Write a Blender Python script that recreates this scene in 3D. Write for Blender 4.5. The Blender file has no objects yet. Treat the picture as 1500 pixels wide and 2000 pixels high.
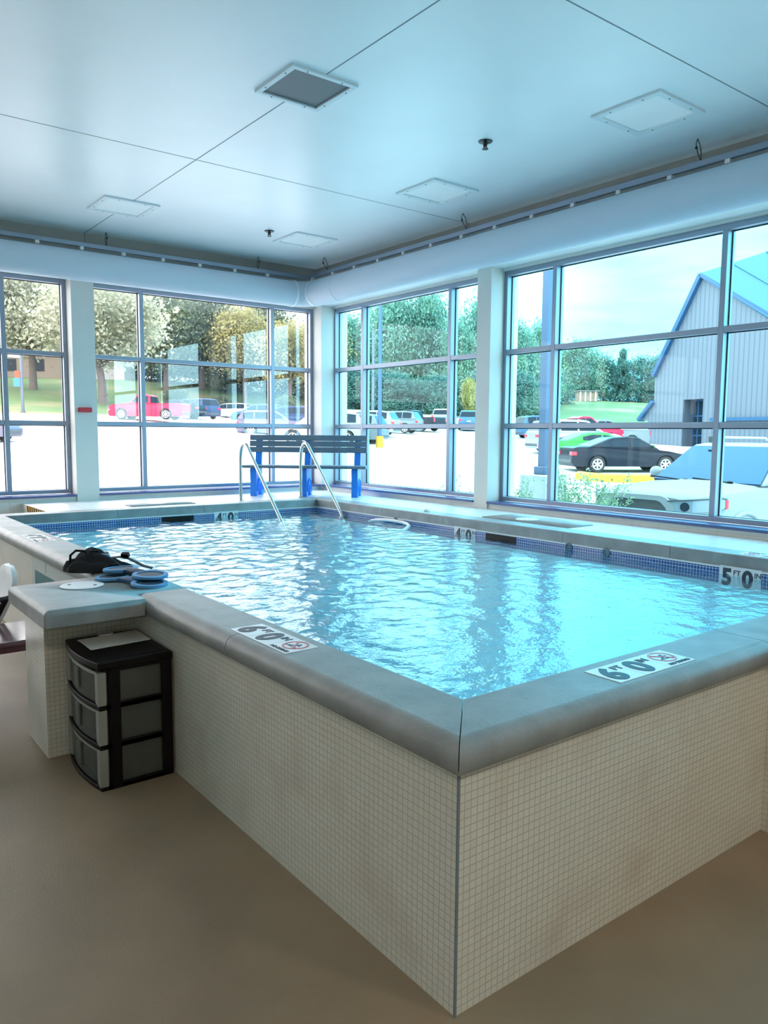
import bpy, bmesh, math, random
import numpy as np
from mathutils import Vector, Matrix

random.seed(7)
S = bpy.context.scene
COL = S.collection
PI = math.pi

# ------------------------------------------------------------------ camera, sky, exposure
cam = bpy.data.cameras.new('camera')
camo = bpy.data.objects.new('camera', cam)
COL.objects.link(camo)
R0 = (0.7931937635, -0.6089292875, 0.0069840053)
R1 = (0.0565616545, 0.0850867407, 0.9947668198)
R2 = (0.6063368971, 0.7886477107, -0.1019323201)
camo.matrix_world = Matrix(((R0[0], R1[0], -R2[0], -1.5216), (R0[1], R1[1], -R2[1], -1.6062),
                            (R0[2], R1[2], -R2[2], 1.78), (0, 0, 0, 1)))
cam.sensor_fit = 'HORIZONTAL'
cam.sensor_width = 36.0
cam.lens = 36.0 * 1511.61 / 1500.0
cam.clip_end = 600
S.camera = camo
S.view_settings.view_transform = 'Standard'
S.view_settings.look = 'None'
S.view_settings.gamma = 1.0
S.view_settings.use_curve_mapping = False
S.view_settings.exposure = 2.13
S.cycles.use_denoising = True
S.cycles.max_bounces = 12
S.cycles.diffuse_bounces = 7
S.cycles.glossy_bounces = 4
S.cycles.transmission_bounces = 6
S.cycles.transparent_max_bounces = 24
S.cycles.sample_clamp_indirect = 8.0
S.cycles.caustics_reflective = False
S.cycles.caustics_refractive = False

SKY_STRENGTH = 2.2
w = bpy.data.worlds.new('overcast_sky')
S.world = w
w.use_nodes = True
nt = w.node_tree
N, L = nt.nodes, nt.links
N.clear()
out = N.new('ShaderNodeOutputWorld'); bg = N.new('ShaderNodeBackground')
tc = N.new('ShaderNodeTexCoord')
sep = N.new('ShaderNodeSeparateXYZ'); L.new(tc.outputs['Generated'], sep.inputs[0])
mr = N.new('ShaderNodeMapRange'); L.new(sep.outputs['X'], mr.inputs[0])
mr.inputs[1].default_value = 0.28; mr.inputs[2].default_value = 0.80
mr.inputs[3].default_value = 0.0; mr.inputs[4].default_value = 1.0
mp = N.new('ShaderNodeMapping'); mp.inputs['Scale'].default_value = (2.2, 2.2, 9.0)
L.new(tc.outputs['Generated'], mp.inputs[0])
nz = N.new('ShaderNodeTexNoise'); nz.inputs['Scale'].default_value = 1.6; nz.inputs['Detail'].default_value = 6
L.new(mp.outputs[0], nz.inputs['Vector'])
cr = N.new('ShaderNodeMapRange'); L.new(nz.outputs[0], cr.inputs[0])
cr.inputs[1].default_value = 0.35; cr.inputs[2].default_value = 0.65
east = N.new('ShaderNodeMix'); east.data_type = 'RGBA'
east.inputs[6].default_value = (0.10, 0.45, 0.70, 1); east.inputs[7].default_value = (0.21, 0.70, 0.88, 1)
L.new(cr.outputs[0], east.inputs[0])
north = N.new('ShaderNodeMix'); north.data_type = 'RGBA'
north.inputs[6].default_value = (0.72, 0.72, 0.74, 1); north.inputs[7].default_value = (0.86, 0.84, 0.84, 1)
L.new(cr.outputs[0], north.inputs[0])
mx = N.new('ShaderNodeMix'); mx.data_type = 'RGBA'
L.new(mr.outputs[0], mx.inputs[0]); L.new(north.outputs[2], mx.inputs[6]); L.new(east.outputs[2], mx.inputs[7])
L.new(mx.outputs[2], bg.inputs[0]); bg.inputs[1].default_value = SKY_STRENGTH
L.new(bg.outputs[0], out.inputs[0])

LAMP_GLOW = 1.0     # the lens panels of the ceiling lights in view
FILL_LAMPS = 11.0    # watts of each unseen ceiling light added behind the camera as fill

# ------------------------------------------------------------------ helpers
class MB:
    def __init__(s):
        s.v = []; s.f = []
    def add(s, verts, faces, M=None):
        b = len(s.v)
        for p in verts:
            p = Vector(p)
            s.v.append(M @ p if M is not None else p)
        for f in faces:
            s.f.append([b + i for i in f])
        return s
    def box(s, x0, x1, y0, y1, z0, z1, M=None):
        return s.add([(x0,y0,z0),(x1,y0,z0),(x1,y1,z0),(x0,y1,z0),(x0,y0,z1),(x1,y0,z1),(x1,y1,z1),(x0,y1,z1)],
                     [(0,3,2,1),(4,5,6,7),(0,1,5,4),(1,2,6,5),(2,3,7,6),(3,0,4,7)], M)
    def loft(s, rings, closed=True, caps=True, M=None):
        n = len(rings[0]); vs = [p for r in rings for p in r]; fs = []
        for i in range(len(rings) - 1):
            for j in range(n if closed else n - 1):
                k = (j + 1) % n
                fs.append((i*n+j, i*n+k, (i+1)*n+k, (i+1)*n+j))
        if caps and closed:
            fs.append(tuple(reversed(range(n)))); fs.append(tuple((len(rings)-1)*n + j for j in range(n)))
        return s.add(vs, fs, M)
    def tube(s, pts, r, n=8, caps=True, M=None):
        pts = [Vector(p) for p in pts]
        rings = []; up = None
        for i, p in enumerate(pts):
            t = (pts[min(i+1, len(pts)-1)] - pts[max(i-1, 0)]).normalized()
            if up is None:
                up = Vector((0,0,1)) if abs(t.z) < .9 else Vector((1,0,0))
            a = t.cross(up).normalized(); up = a.cross(t).normalized()
            rr = r[i] if isinstance(r, (list, tuple)) else r
            rings.append([p + a*math.cos(2*PI*k/n)*rr + up*math.sin(2*PI*k/n)*rr for k in range(n)])
        return s.loft(rings, True, caps, M)
    def cyl(s, p0, p1, r0, r1=None, n=16, M=None):
        return s.tube([p0, p1], [r0, r0 if r1 is None else r1], n, True, M)
    def lathe(s, prof, n=24, M=None, close=False):
        # profile of (radius, z) turned about z
        rings = [[(r*math.cos(2*PI*k/n), r*math.sin(2*PI*k/n), z) for k in range(n)] for r, z in prof]
        if close: rings.append(rings[0])
        return s.loft(rings, True, not close, M)
    def prism(s, poly, h0, h1, M=None):
        n = len(poly)
        vs = [(x, y, h0) for x, y in poly] + [(x, y, h1) for x, y in poly]
        fs = [tuple(reversed(range(n))), tuple(range(n, 2*n))] + [(i, (i+1) % n, n+(i+1) % n, n+i) for i in range(n)]
        return s.add(vs, fs, M)
    def ball(s, c, rx, ry, rz, nu=12, nv=8, M=None):
        prof = []
        rings = []
        for i in range(nv + 1):
            a = -PI/2 + PI*i/nv
            rr = max(math.cos(a), 1e-3)
            rings.append([(c[0]+rx*rr*math.cos(2*PI*k/nu), c[1]+ry*rr*math.sin(2*PI*k/nu), c[2]+rz*math.sin(a)) for k in range(nu)])
        return s.loft(rings, True, True, M)
    def build(s, name, mat, parent=None, smooth=None, bevel=0, segs=2, loc=None, recalc=True):
        me = bpy.data.meshes.new(name)
        org = Vector((0,0,0))
        if loc is not None: org = Vector(loc)
        elif parent is None and s.v:
            xs = [p.x for p in s.v]; ys = [p.y for p in s.v]; zs = [p.z for p in s.v]
            org = Vector(((min(xs)+max(xs))/2, (min(ys)+max(ys))/2, min(zs)))
        me.from_pydata([p - org for p in s.v], [], s.f)
        if recalc:
            bm = bmesh.new(); bm.from_mesh(me)
            bmesh.ops.recalc_face_normals(bm, faces=bm.faces); bm.to_mesh(me); bm.free()
        box_uv(me, org)
        me.materials.append(mat)
        if smooth is not None:
            for p in me.polygons: p.use_smooth = True
            me.set_sharp_from_angle(angle=math.radians(smooth))
        o = bpy.data.objects.new(name, me)
        COL.objects.link(o)
        o.location = org
        if parent is not None:
            o.parent = parent
        if bevel:
            m = o.modifiers.new('bevel', 'BEVEL'); m.width = bevel; m.segments = segs; m.limit_method = 'ANGLE'
            m.angle_limit = math.radians(35)
            if smooth is None:
                for p in me.polygons: p.use_smooth = True
                m.harden_normals = True
        return o

def box_uv(me, org):
    uv = me.uv_layers.new(name='UVMap')
    for p in me.polygons:
        n = p.normal; ax = max(range(3), key=lambda i: abs(n[i]))
        for li in p.loop_indices:
            c = me.vertices[me.loops[li].vertex_index].co + org
            uv.data[li].uv = (c.y, c.z) if ax == 0 else ((c.x, c.z) if ax == 1 else (c.x, c.y))

def tag(o, label=None, cat=None, group=None, kind=None):
    if label: o['label'] = label
    if cat: o['category'] = cat
    if group: o['group'] = group
    if kind: o['kind'] = kind
    return o

def thing(name, label, cat, loc=(0,0,0), rz=0, group=None):
    o = bpy.data.objects.new(name, None); COL.objects.link(o)
    o.empty_display_size = 0.1
    o.location = loc; o.rotation_euler = (0, 0, rz)
    return tag(o, label, cat, group)

def rel(o):
    return o

def T(x, y, z): return Matrix.Translation((x, y, z))
def RX(a): return Matrix.Rotation(a, 4, 'X')
def RY(a): return Matrix.Rotation(a, 4, 'Y')
def RZ(a): return Matrix.Rotation(a, 4, 'Z')

# ------------------------------------------------------------------ materials
def newmat(name):
    m = bpy.data.materials.new(name); m.use_nodes = True
    return m, m.node_tree, m.node_tree.nodes['Principled BSDF']

def mat(name, col, rough=.5, metal=0, spec=.5, var=0, vscale=3, bump=0, bscale=40, coat=0, alpha=1, sheen=0, trans=0):
    m, t, b = newmat(name)
    c = (col[0], col[1], col[2], 1)
    b.inputs['Base Color'].default_value = c
    b.inputs['Roughness'].default_value = rough
    b.inputs['Metallic'].default_value = metal
    b.inputs['Specular IOR Level'].default_value = spec
    b.inputs['Coat Weight'].default_value = coat
    b.inputs['Alpha'].default_value = alpha
    b.inputs['Transmission Weight'].default_value = trans
    tcn = None
    if var or bump:
        tcn = t.nodes.new('ShaderNodeTexCoord')
    if var:
        n = t.nodes.new('ShaderNodeTexNoise'); n.inputs['Scale'].default_value = vscale; n.inputs['Detail'].default_value = 5
        t.links.new(tcn.outputs['Object'], n.inputs['Vector'])
        r = t.nodes.new('ShaderNodeMapRange'); t.links.new(n.outputs[0], r.inputs[0])
        r.inputs[1].default_value = .3; r.inputs[2].default_value = .7
        r.inputs[3].default_value = 1 - var; r.inputs[4].default_value = 1 + var
        h = t.nodes.new('ShaderNodeMix'); h.data_type = 'RGBA'; h.blend_type = 'MULTIPLY'; h.inputs[0].default_value = 1
        h.inputs[6].default_value = c
        t.links.new(r.outputs[0], h.inputs[7]); t.links.new(h.outputs[2], b.inputs['Base Color'])
    if bump:
        n = t.nodes.new('ShaderNodeTexNoise'); n.inputs['Scale'].default_value = bscale; n.inputs['Detail'].default_value = 4
        t.links.new(tcn.outputs['Object'], n.inputs['Vector'])
        bp = t.nodes.new('ShaderNodeBump'); bp.inputs['Strength'].default_value = bump; bp.inputs['Distance'].default_value = .01
        t.links.new(n.outputs[0], bp.inputs['Height']); t.links.new(bp.outputs[0], b.inputs['Normal'])
    return m

def tile_mat(name, c1, c2, grout, w, h, gap, rough=.3, bump=.5, stain=None):
    m, t, b = newmat(name)
    uv = t.nodes.new('ShaderNodeTexCoord')
    br = t.nodes.new('ShaderNodeTexBrick')
    br.offset = 0; br.squash = 1
    br.inputs['Color1'].default_value = (*c1, 1); br.inputs['Color2'].default_value = (*c2, 1); br.inputs['Mortar'].default_value = (*grout, 1)
    br.inputs['Scale'].default_value = 1; br.inputs['Mortar Size'].default_value = gap
    br.inputs['Mortar Smooth'].default_value = .2
    br.inputs['Brick Width'].default_value = w; br.inputs['Row Height'].default_value = h
    t.links.new(uv.outputs['UV'], br.inputs['Vector'])
    col = br.outputs['Color']
    if stain:
        n = t.nodes.new('ShaderNodeTexNoise'); n.inputs['Scale'].default_value = 3.5; n.inputs['Detail'].default_value = 6
        t.links.new(uv.outputs['Object'], n.inputs['Vector'])
        r = t.nodes.new('ShaderNodeMapRange'); r.inputs[1].default_value = .52; r.inputs[2].default_value = .75
        r.inputs[3].default_value = 0; r.inputs[4].default_value = .55
        t.links.new(n.outputs[0], r.inputs[0])
        mxn = t.nodes.new('ShaderNodeMix'); mxn.data_type = 'RGBA'
        t.links.new(r.outputs[0], mxn.inputs[0]); t.links.new(col, mxn.inputs[6]); mxn.inputs[7].default_value = (*stain, 1)
        col = mxn.outputs[2]
    t.links.new(col, b.inputs['Base Color'])
    b.inputs['Roughness'].default_value = rough
    bp = t.nodes.new('ShaderNodeBump'); bp.inputs['Strength'].default_value = bump; bp.inputs['Distance'].default_value = .003
    inv = t.nodes.new('ShaderNodeMath'); inv.operation = 'SUBTRACT'; inv.inputs[0].default_value = 1
    t.links.new(br.outputs['Fac'], inv.inputs[1]); t.links.new(inv.outputs[0], bp.inputs['Height'])
    t.links.new(bp.outputs[0], b.inputs['Normal'])
    return m

def glass_mat(name, tint, boost=1.0, f90=1.0):
    """clear architectural pane: tinted transmission plus Schlick reflection"""
    m = bpy.data.materials.new(name); m.use_nodes = True
    t = m.node_tree; t.nodes.clear(); nn = t.nodes.new; lk = t.links.new
    o = nn('ShaderNodeOutputMaterial'); mix = nn('ShaderNodeMixShader')
    tr = nn('ShaderNodeBsdfTransparent'); tr.inputs[0].default_value = (*tint, 1)
    gl = nn('ShaderNodeBsdfGlossy'); gl.inputs['Roughness'].default_value = 0.0
    lk(schlick(t, .045 * boost, None, f90), mix.inputs[0]); lk(tr.outputs[0], mix.inputs[1]); lk(gl.outputs[0], mix.inputs[2])
    lk(mix.outputs[0], o.inputs[0])
    return m

def schlick(t, f0, normal_socket, f90=1.0):
    nn = t.nodes.new; lk = t.links.new
    g = nn('ShaderNodeNewGeometry'); d = nn('ShaderNodeVectorMath'); d.operation = 'DOT_PRODUCT'
    lk(normal_socket if normal_socket is not None else g.outputs['Normal'], d.inputs[0]); lk(g.outputs['Incoming'], d.inputs[1])
    a = nn('ShaderNodeMath'); a.operation = 'ABSOLUTE'; lk(d.outputs['Value'], a.inputs[0])
    s1 = nn('ShaderNodeMath'); s1.operation = 'SUBTRACT'; s1.inputs[0].default_value = 1; lk(a.outputs[0], s1.inputs[1]); s1.use_clamp = True
    p = nn('ShaderNodeMath'); p.operation = 'POWER'; lk(s1.outputs[0], p.inputs[0]); p.inputs[1].default_value = 5
    ma = nn('ShaderNodeMath'); ma.operation = 'MULTIPLY_ADD'; lk(p.outputs[0], ma.inputs[0]); ma.inputs[1].default_value = f90 - f0; ma.inputs[2].default_value = f0
    ma.use_clamp = True
    return ma.outputs[0]

M = {}
M['ceiling'] = mat('ceiling_panel', (.93, .94, .94), rough=.32, spec=.55, var=.03, vscale=1.2, bump=.08, bscale=2.5)
M['wall'] = mat('painted_wall', (.68, .68, .64), rough=.6, var=.03)
M['band'] = mat('bulkhead_paint', (.42, .40, .36), rough=.6, var=.03)
M['soffit'] = mat('soffit_paint', (.74, .76, .76), rough=.6)
M['floor'] = mat('troweled_floor', (.30, .225, .150), rough=.5, spec=.4, var=.12, vscale=2.2, bump=.12, bscale=90)
M['alu'] = mat('anodised_frame', (.29, .34, .42), rough=.38, metal=.3)
M['gasket'] = mat('black_gasket', (.01, .01, .012), rough=.6)
M['sill'] = mat('blue_sill', (.07, .10, .26), rough=.25, spec=.6)
M['gl_e'] = glass_mat('east_glass', (.74, .94, .97), .2, .55)
M['gl_n'] = glass_mat('north_glass', (.98, .98, .98), 1.6)
M['tile'] = tile_mat('cream_mosaic', (.82, .79, .70), (.78, .75, .66), (.56, .53, .46), .0262, .0262, .0016, rough=.28, bump=.7, stain=(.60, .50, .42))
M['deck'] = tile_mat('white_deck_tile', (.78, .76, .74), (.75, .74, .72), (.52, .52, .52), .6, .2, .006, rough=.3, bump=.2)
M['deckwall'] = tile_mat('white_wall_tile', (.68, .68, .64), (.66, .66, .63), (.55, .55, .52), .3, .3, .003, rough=.35, bump=.2)
M['coping'] = mat('grey_coping_concrete', (.30, .31, .305), rough=.46, spec=.55, var=.18, vscale=6, bump=.12, bscale=60)
M['blue_tile'] = tile_mat('cobalt_mosaic', (.02, .06, .26), (.03, .09, .34), (.55, .62, .66), .0262, .0262, .0022, rough=.15, bump=.4)
M['trim_white'] = mat('white_trim', (.80, .80, .80), rough=.4)
M['plaster'] = mat('pool_plaster', (.62, .86, .92), rough=.6, var=.05, vscale=2)
M['white'] = mat('white_plastic', (.82, .82, .82), rough=.4)
M['sign'] = mat('white_sign', (.80, .80, .82), rough=.35)
M['ink'] = mat('dark_ink', (.03, .04, .06), rough=.5)
M['red'] = mat('red_enamel', (.62, .03, .05), rough=.35)
M['steel'] = mat('stainless_steel', (.62, .62, .60), rough=.22, metal=1)
M['slate'] = mat('slate_plastic_board', (.125, .19, .255), rough=.5, var=.08, vscale=8)
M['blue'] = mat('blue_plastic', (.02, .24, .85), rough=.38, var=.06, vscale=4)
M['black'] = mat('black_plastic', (.005, .005, .006), rough=.42, spec=.2)
M['blackfab'] = mat('black_fabric', (.012, .013, .017), rough=.85, bump=.5, bscale=120)
M['frost'] = mat('frosted_plastic', (.14, .15, .14), rough=.45, alpha=.55)
M['frost2'] = mat('frosted_plastic_rim', (.34, .35, .32), rough=.4, alpha=.9)
M['paper'] = mat('paper', (.72, .72, .68), rough=.8)
M['foam'] = mat('blue_foam', (.10, .33, .62), rough=.6)
M['foam2'] = mat('dark_grip', (.02, .05, .09), rough=.6)
M['foam3'] = mat('slate_blue_grip', (.05, .13, .26), rough=.6)
M['maroon'] = mat('maroon_vinyl', (.10, .035, .055), rough=.16, spec=.7)
M['duct'] = mat('blue_cast_duct_fabric', (.58, .66, .75), rough=.55, bump=.25, bscale=14)  # blue cast of the window light put into the fabric colour
M['seam'] = mat('grey_seam', (.22, .26, .28), rough=.6)
M['frame'] = mat('white_fixture_frame', (.80, .84, .85), rough=.45)
M['grille'] = tile_mat('grey_eggcrate', (.05, .06, .065), (.05, .06, .065), (.22, .25, .27), .0125, .0125, .0022, rough=.5, bump=.6)
M['darkmetal'] = mat('dark_metal', (.05, .055, .06), rough=.35, metal=.7)
M['yellow'] = mat('yellow_paint', (.50, .27, .015), rough=.6, var=.08)
M['teal'] = mat('teal_panel', (.06, .20, .22), rough=.4)
M['panel'] = mat('pale_panel', (.60, .64, .62), rough=.4)
M['hose'] = mat('white_hose', (.80, .80, .82), rough=.35)

def lens_mat():
    m, t, b = newmat('light_lens')
    b.inputs['Base Color'].default_value = (.85, .88, .88, 1); b.inputs['Roughness'].default_value = .3
    b.inputs['Emission Color'].default_value = (.80, .97, 1, 1); b.inputs['Emission Strength'].default_value = LAMP_GLOW * .02
    return m
M['lens'] = lens_mat()

def water_mat():
    m = bpy.data.materials.new('pool_water'); m.use_nodes = True
    t = m.node_tree; t.nodes.clear(); nn = t.nodes.new; lk = t.links.new
    o = nn('ShaderNodeOutputMaterial'); mix = nn('ShaderNodeMixShader')
    tr = nn('ShaderNodeBsdfTransparent'); tr.inputs[0].default_value = (.74, .95, .99, 1)
    gl = nn('ShaderNodeBsdfGlossy'); gl.inputs['Roughness'].default_value = .02
    tcn = nn('ShaderNodeTexCoord')
    n1 = nn('ShaderNodeTexNoise'); n1.inputs['Scale'].default_value = 16; n1.inputs['Detail'].default_value = 3
    n2 = nn('ShaderNodeTexNoise'); n2.inputs['Scale'].default_value = 48; n2.inputs['Detail'].default_value = 2
    lk(tcn.outputs['Object'], n1.inputs['Vector']); lk(tcn.outputs['Object'], n2.inputs['Vector'])
    ad = nn('ShaderNodeMath'); ad.operation = 'MULTIPLY_ADD'; lk(n2.outputs[0], ad.inputs[0]); ad.inputs[1].default_value = .3; lk(n1.outputs[0], ad.inputs[2])
    bp = nn('ShaderNodeBump'); bp.inputs['Strength'].default_value = .35; bp.inputs['Distance'].default_value = .012
    lk(ad.outputs[0], bp.inputs['Height']); lk(bp.outputs[0], gl.inputs['Normal'])
    lk(schlick(t, .03, bp.outputs[0]), mix.inputs[0]); lk(tr.outputs[0], mix.inputs[1]); lk(gl.outputs[0], mix.inputs[2])
    lk(mix.outputs[0], o.inputs[0])
    return m
M['water'] = water_mat()

# ------------------------------------------------------------------ the room
XC, YC = 5.15, 8.69            # faces of the columns
XW, YW = 5.37, 8.91            # inner faces of the window frames
XO, YO = 5.62, 9.16            # outside faces of the walls
ZD, ZC, ZS = .874, 4.22, 3.74  # deck, ceiling, soffit
XB, YB = 4.94, 8.53            # face of the bulkhead under the ceiling
X0, Y0 = -6.0, -6.0            # unseen ends of the room
CT, CB = .884, .785            # coping top and bottom
IX0, IX1, IY0, IY1 = .247, 4.10, .246, 7.20   # inner edge of the coping
ZWAT = .728

def struct(name, mb, m, label=None, **k):
    o = mb.build(name, m, **k); o['kind'] = 'structure'
    if label: o['label'] = label
    return o

fl = MB()
fl.box(X0, 0.05, Y0, YO, -.12, 0); fl.box(0.05, XO, Y0, 0.05, -.12, 0)
struct('floor', fl, M['floor'], 'brown troweled floor around the raised pool')
struct('ceiling', MB().box(X0, XB, Y0, YB, ZC, ZC+.15), M['ceiling'], 'pale glossy panelled ceiling with thin seams')
# bulkhead ring carrying the soffit
bk = MB(); bk.box(XB, XO, Y0, YO, ZS, ZC+.15); bk.box(X0, XB, YB, YO, ZS, ZC+.15)
struct('trim_1', bk, M['band'], 'taupe bulkhead above the windows')
so = MB(); so.box(XB, XO, Y0, YO, ZS-.012, ZS-.001); so.box(X0, XB, YB, YO, ZS-.012, ZS-.001)
struct('trim_2', so, M['soffit'], 'pale soffit above the windows')
# ceiling seams
for i, b in enumerate([(1.546, 1.554, Y0, YB), (X0, XB, 5.207, 5.215), (X0, XB, 1.456, 1.464)]):
    struct('trim_%d' % (3+i), MB().box(b[0], b[1], b[2], b[3], ZC-.0015, ZC+.01), M['seam'], 'thin straight joint between ceiling panels')
struct('trim_6', MB().box(1.545, 1.555, YB-.0015, YB+.01, ZS, ZC), M['seam'], 'vertical joint in the bulkhead above the left windows')
struct('trim_7', MB().box(XB-.0015, XB+.01, 5.206, 5.216, ZS, ZC), M['seam'], 'vertical joint in the bulkhead above the right windows')

# window openings: list of (start, end) along the wall
R_BAYS = [(5.26, 8.69, (5.995, 7.93)), (1.55, 5.03, (2.28, 4.265)), (-2.15, 1.30, (-1.42, .56))]
L_BAYS = [(1.69, 5.13, (2.39, 4.41)), (-2.0, 1.405, (-1.32, .655)), (-5.7, -2.26, (-5.0, -2.98))]  # last bay is out of view, added to brighten the left side
ZSILL, ZF0, ZF1 = .955, .965, 3.695
def wall_with_bays(axis, bays, lo, hi, colm):
    """the low wall under the sills, the lintel and the columns between the bays"""
    edges = []
    low = MB(); lint = MB(); pieces = []
    prev = lo
    for a, b, _ in sorted(bays):
        pieces.append((prev, a)); prev = b
        if axis == 'x':
            low.box(XC+.02, XO, a, b, -.1, ZSILL-.02); lint.box(XW-.03, XO, a, b, ZF1, ZS-.012)
        else:
            low.box(a, b, YC+.02, YO, -.1, ZSILL-.02); lint.box(a, b, YW-.03, YO, ZF1, ZS-.012)
    pieces.append((prev, hi))
    return low, lint, pieces
low, lint, pr = wall_with_bays('x', R_BAYS, Y0, YO, None)
low.v += []; 
struct('wall_right', low, M['deckwall'], 'low tiled wall under the right windows')
struct('trim_8', lint, M['wall'], 'painted head above the right windows')
low, lint, pl = wall_with_bays('y', L_BAYS, X0, XO, None)
struct('wall_left', low, M['deckwall'], 'low tiled wall under the left windows')
struct('trim_9', lint, M['wall'], 'painted head above the left windows')
n = 0
for a, b in pr:
    if b > 8.9:   # corner pier
        struct('wall_corner', MB().box(XC-.02, XO, YC-.02, YO, -.1, ZS-.012), M['wall'], 'square grey pier in the far corner of the room')
    else:
        struct('wall_right_pier' if a < -3 else 'column', MB().box(XC, XO, a, b, -.1, ZS-.012), M['wall'], 'grey column between the right windows')
for a, b in pl:
    if a > 5: continue
    struct('wall_left_pier' if a < -3 else 'column', MB().box(a, b, YC, YO, -.1, ZS-.012), M['wall'], 'grey column between the left windows')
struct('wall_behind', MB().box(X0-.2, XO, Y0-.2, Y0, -.1, ZC+.15), M['wall'])
struct('wall_far_left', MB().box(X0-.2, X0, Y0, YO, -.1, ZC+.15), M['wall'])

RAILS = (1.872, 2.752)
def window(idx, axis, a, b, mull, glass, label):
    root = thing('window_%d' % idx, label, None, ((XW, (a+b)/2, ZF0) if axis == 'x' else ((a+b)/2, YW, ZF0)))
    root['kind'] = 'structure'
    loc = root.location
    def B(mb, s0, s1, d0, d1, z0, z1):
        # s along the wall, d depth outward from the frame face
        if axis == 'x': mb.box(d0, d1, s0-loc[1], s1-loc[1], z0-loc[2], z1-loc[2])
        else: mb.box(s0-loc[0], s1-loc[0], d0, d1, z0-loc[2], z1-loc[2])
    fr = MB(); fw = .05; dp = .13
    B(fr, a, a+fw, 0, dp, ZF0, ZF1); B(fr, b-fw, b, 0, dp, ZF0, ZF1)
    B(fr, a+fw, b-fw, 0, dp, ZF1-.055, ZF1); B(fr, a+fw, b-fw, 0, dp, ZF0, ZF0+.05)
    for m in mull: B(fr, m-.028, m+.028, 0, dp, ZF0+.05, ZF1-.055)
    xs = [a+fw] + [q for m in mull for q in (m-.028, m+.028)] + [b-fw]
    for z in RAILS:
        for i in range(0, 6, 2): B(fr, xs[i], xs[i+1], .002, dp, z-.027, z+.027)
    fr.build('window_frame', M['alu'], root, bevel=.003, segs=1)
    zs = [ZF0+.05] + [q for z in RAILS for q in (z-.027, z+.027)] + [ZF1-.055]
    gk = MB(); g = .009
    for i in range(0, 6, 2):
        for j in range(0, 6, 2):
            p = MB(); B(p, xs[i]+.001, xs[i+1]-.001, .082, .088, zs[j]+.001, zs[j+1]-.001)
            p.build('pane', glass, root)
            B(gk, xs[i], xs[i]+g, .072, .082, zs[j], zs[j+1]); B(gk, xs[i+1]-g, xs[i+1], .072, .082, zs[j], zs[j+1])
            B(gk, xs[i]+g, xs[i+1]-g, .072, .082, zs[j+1]-g, zs[j+1]); B(gk, xs[i]+g, xs[i+1]-g, .072, .082, zs[j], zs[j]+g*.5)
    gk.build('gasket', M['gasket'], root)
    sl = MB()
    if axis == 'x': sl.box(-.235, .0, a-loc[1]+.002, b-loc[1]-.002, ZSILL-.02-loc[2], ZSILL+.008-loc[2])
    else: sl.box(a-loc[0]+.002, b-loc[0]-.002, -.235, 0, ZSILL-.02-loc[2], ZSILL+.008-loc[2])
    sl.build('window_sill', M['sill'], root, bevel=.004)
    return root
window(1, 'y', *L_BAYS[0], M['gl_n'], 'wide window left of the room corner with a red pickup truck outside')
window(2, 'y', *L_BAYS[1], M['gl_n'], 'window at the left edge showing a pale tree and a banner lamp post')
window(6, 'y', *L_BAYS[2], M['gl_n'], 'unseen window added farthest left to brighten the left side')
window(3, 'x', *R_BAYS[0], M['gl_e'], 'window right of the corner behind the bench')
window(4, 'x', *R_BAYS[1], M['gl_e'], 'large right window with the white off-road car outside')
window(5, 'x', *R_BAYS[2], M['gl_e'], 'right window nearest the camera side')

# ------------------------------------------------------------------ the pool
pool = thing('swimming_pool', 'raised indoor swimming pool with cream mosaic sides and grey concrete rim', 'pool')
TW = CB
ow = MB()
ow.box(0, .24, 0, 7.4, 0, TW); ow.box(.24, 4.4, 0, .24, 0, TW)
ow.box(-.49, 0, 2.72, 3.14, 0, TW); ow.box(1.88, 2.6, -.49, 0, 0, TW)
ow.box(.24, 4.4, 7.21, 7.45, 0, TW); ow.box(4.11, 4.4, .24, 7.21, 0, TW)
ow.build('outer_wall', M['tile'], pool)
ct_ = MB(); 
# thin pale strip right under the rim, and the dark joint at the corner
ct_.box(-.004, 0, .0, 7.4, TW-.012, TW); ct_.box(-.004, 4.3, -.004, 0, TW-.012, TW)
ct_.build('top_trim', M['trim_white'], pool)
MB().box(-.0035, .004, -.0035, .004, 0, TW-.012).build('corner_joint', M['seam'], pool)
bs = MB()
bs.box(.20, 4.15, .20, 7.25, -1.25, -1.15); bs.box(.24, .262, .24, 7.21, -1.2, TW); bs.box(4.085, 4.11, .24, 7.21, -1.2, TW)
bs.box(.262, 4.085, .24, .262, -1.2, TW); bs.box(.262, 4.085, 7.185, 7.21, -1.2, TW)
bs.build('basin', M['plaster'], pool)
tb = MB(); e = .004
z0, z1 = .655, .774
tb.box(.262, .262+e, .262, 7.185, z0, z1); tb.box(4.085-e, 4.085, .262, 7.185, z0, z1)
tb.box(.266, 4.081, .262, .262+e, z0, z1); tb.box(.266, 4.081, 7.185-e, 7.185, z0, z1)
tb.build('waterline_tiles', M['blue_tile'], pool)
wt = MB()
for b in [(.262, .27, .262, 7.185), (4.077, 4.085, .262, 7.185), (.27, 4.077, .262, .27), (.27, 4.077, 7.177, 7.185)]:
    wt.box(*b, z1, CB)
wt.build('waterline_trim', M['trim_white'], pool)
for b in ((1.93, 2.33, 7.176, 7.181), (4.076, 4.081, 3.56, 3.97)):
    MB().box(*b, .70, .770).build('skimmer_mouth', M['black'], pool)
for y in (2.91, 2.50, 5.45):
    f = MB(); f.lathe([(.030, 0), (.042, .004), (.040, .012), (.026, .014), (.022, .004)], 20, T(4.081, y, .755) @ RY(-PI/2))
    f.build('inlet_fitting', M['slate'], pool, smooth=40)

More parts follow.
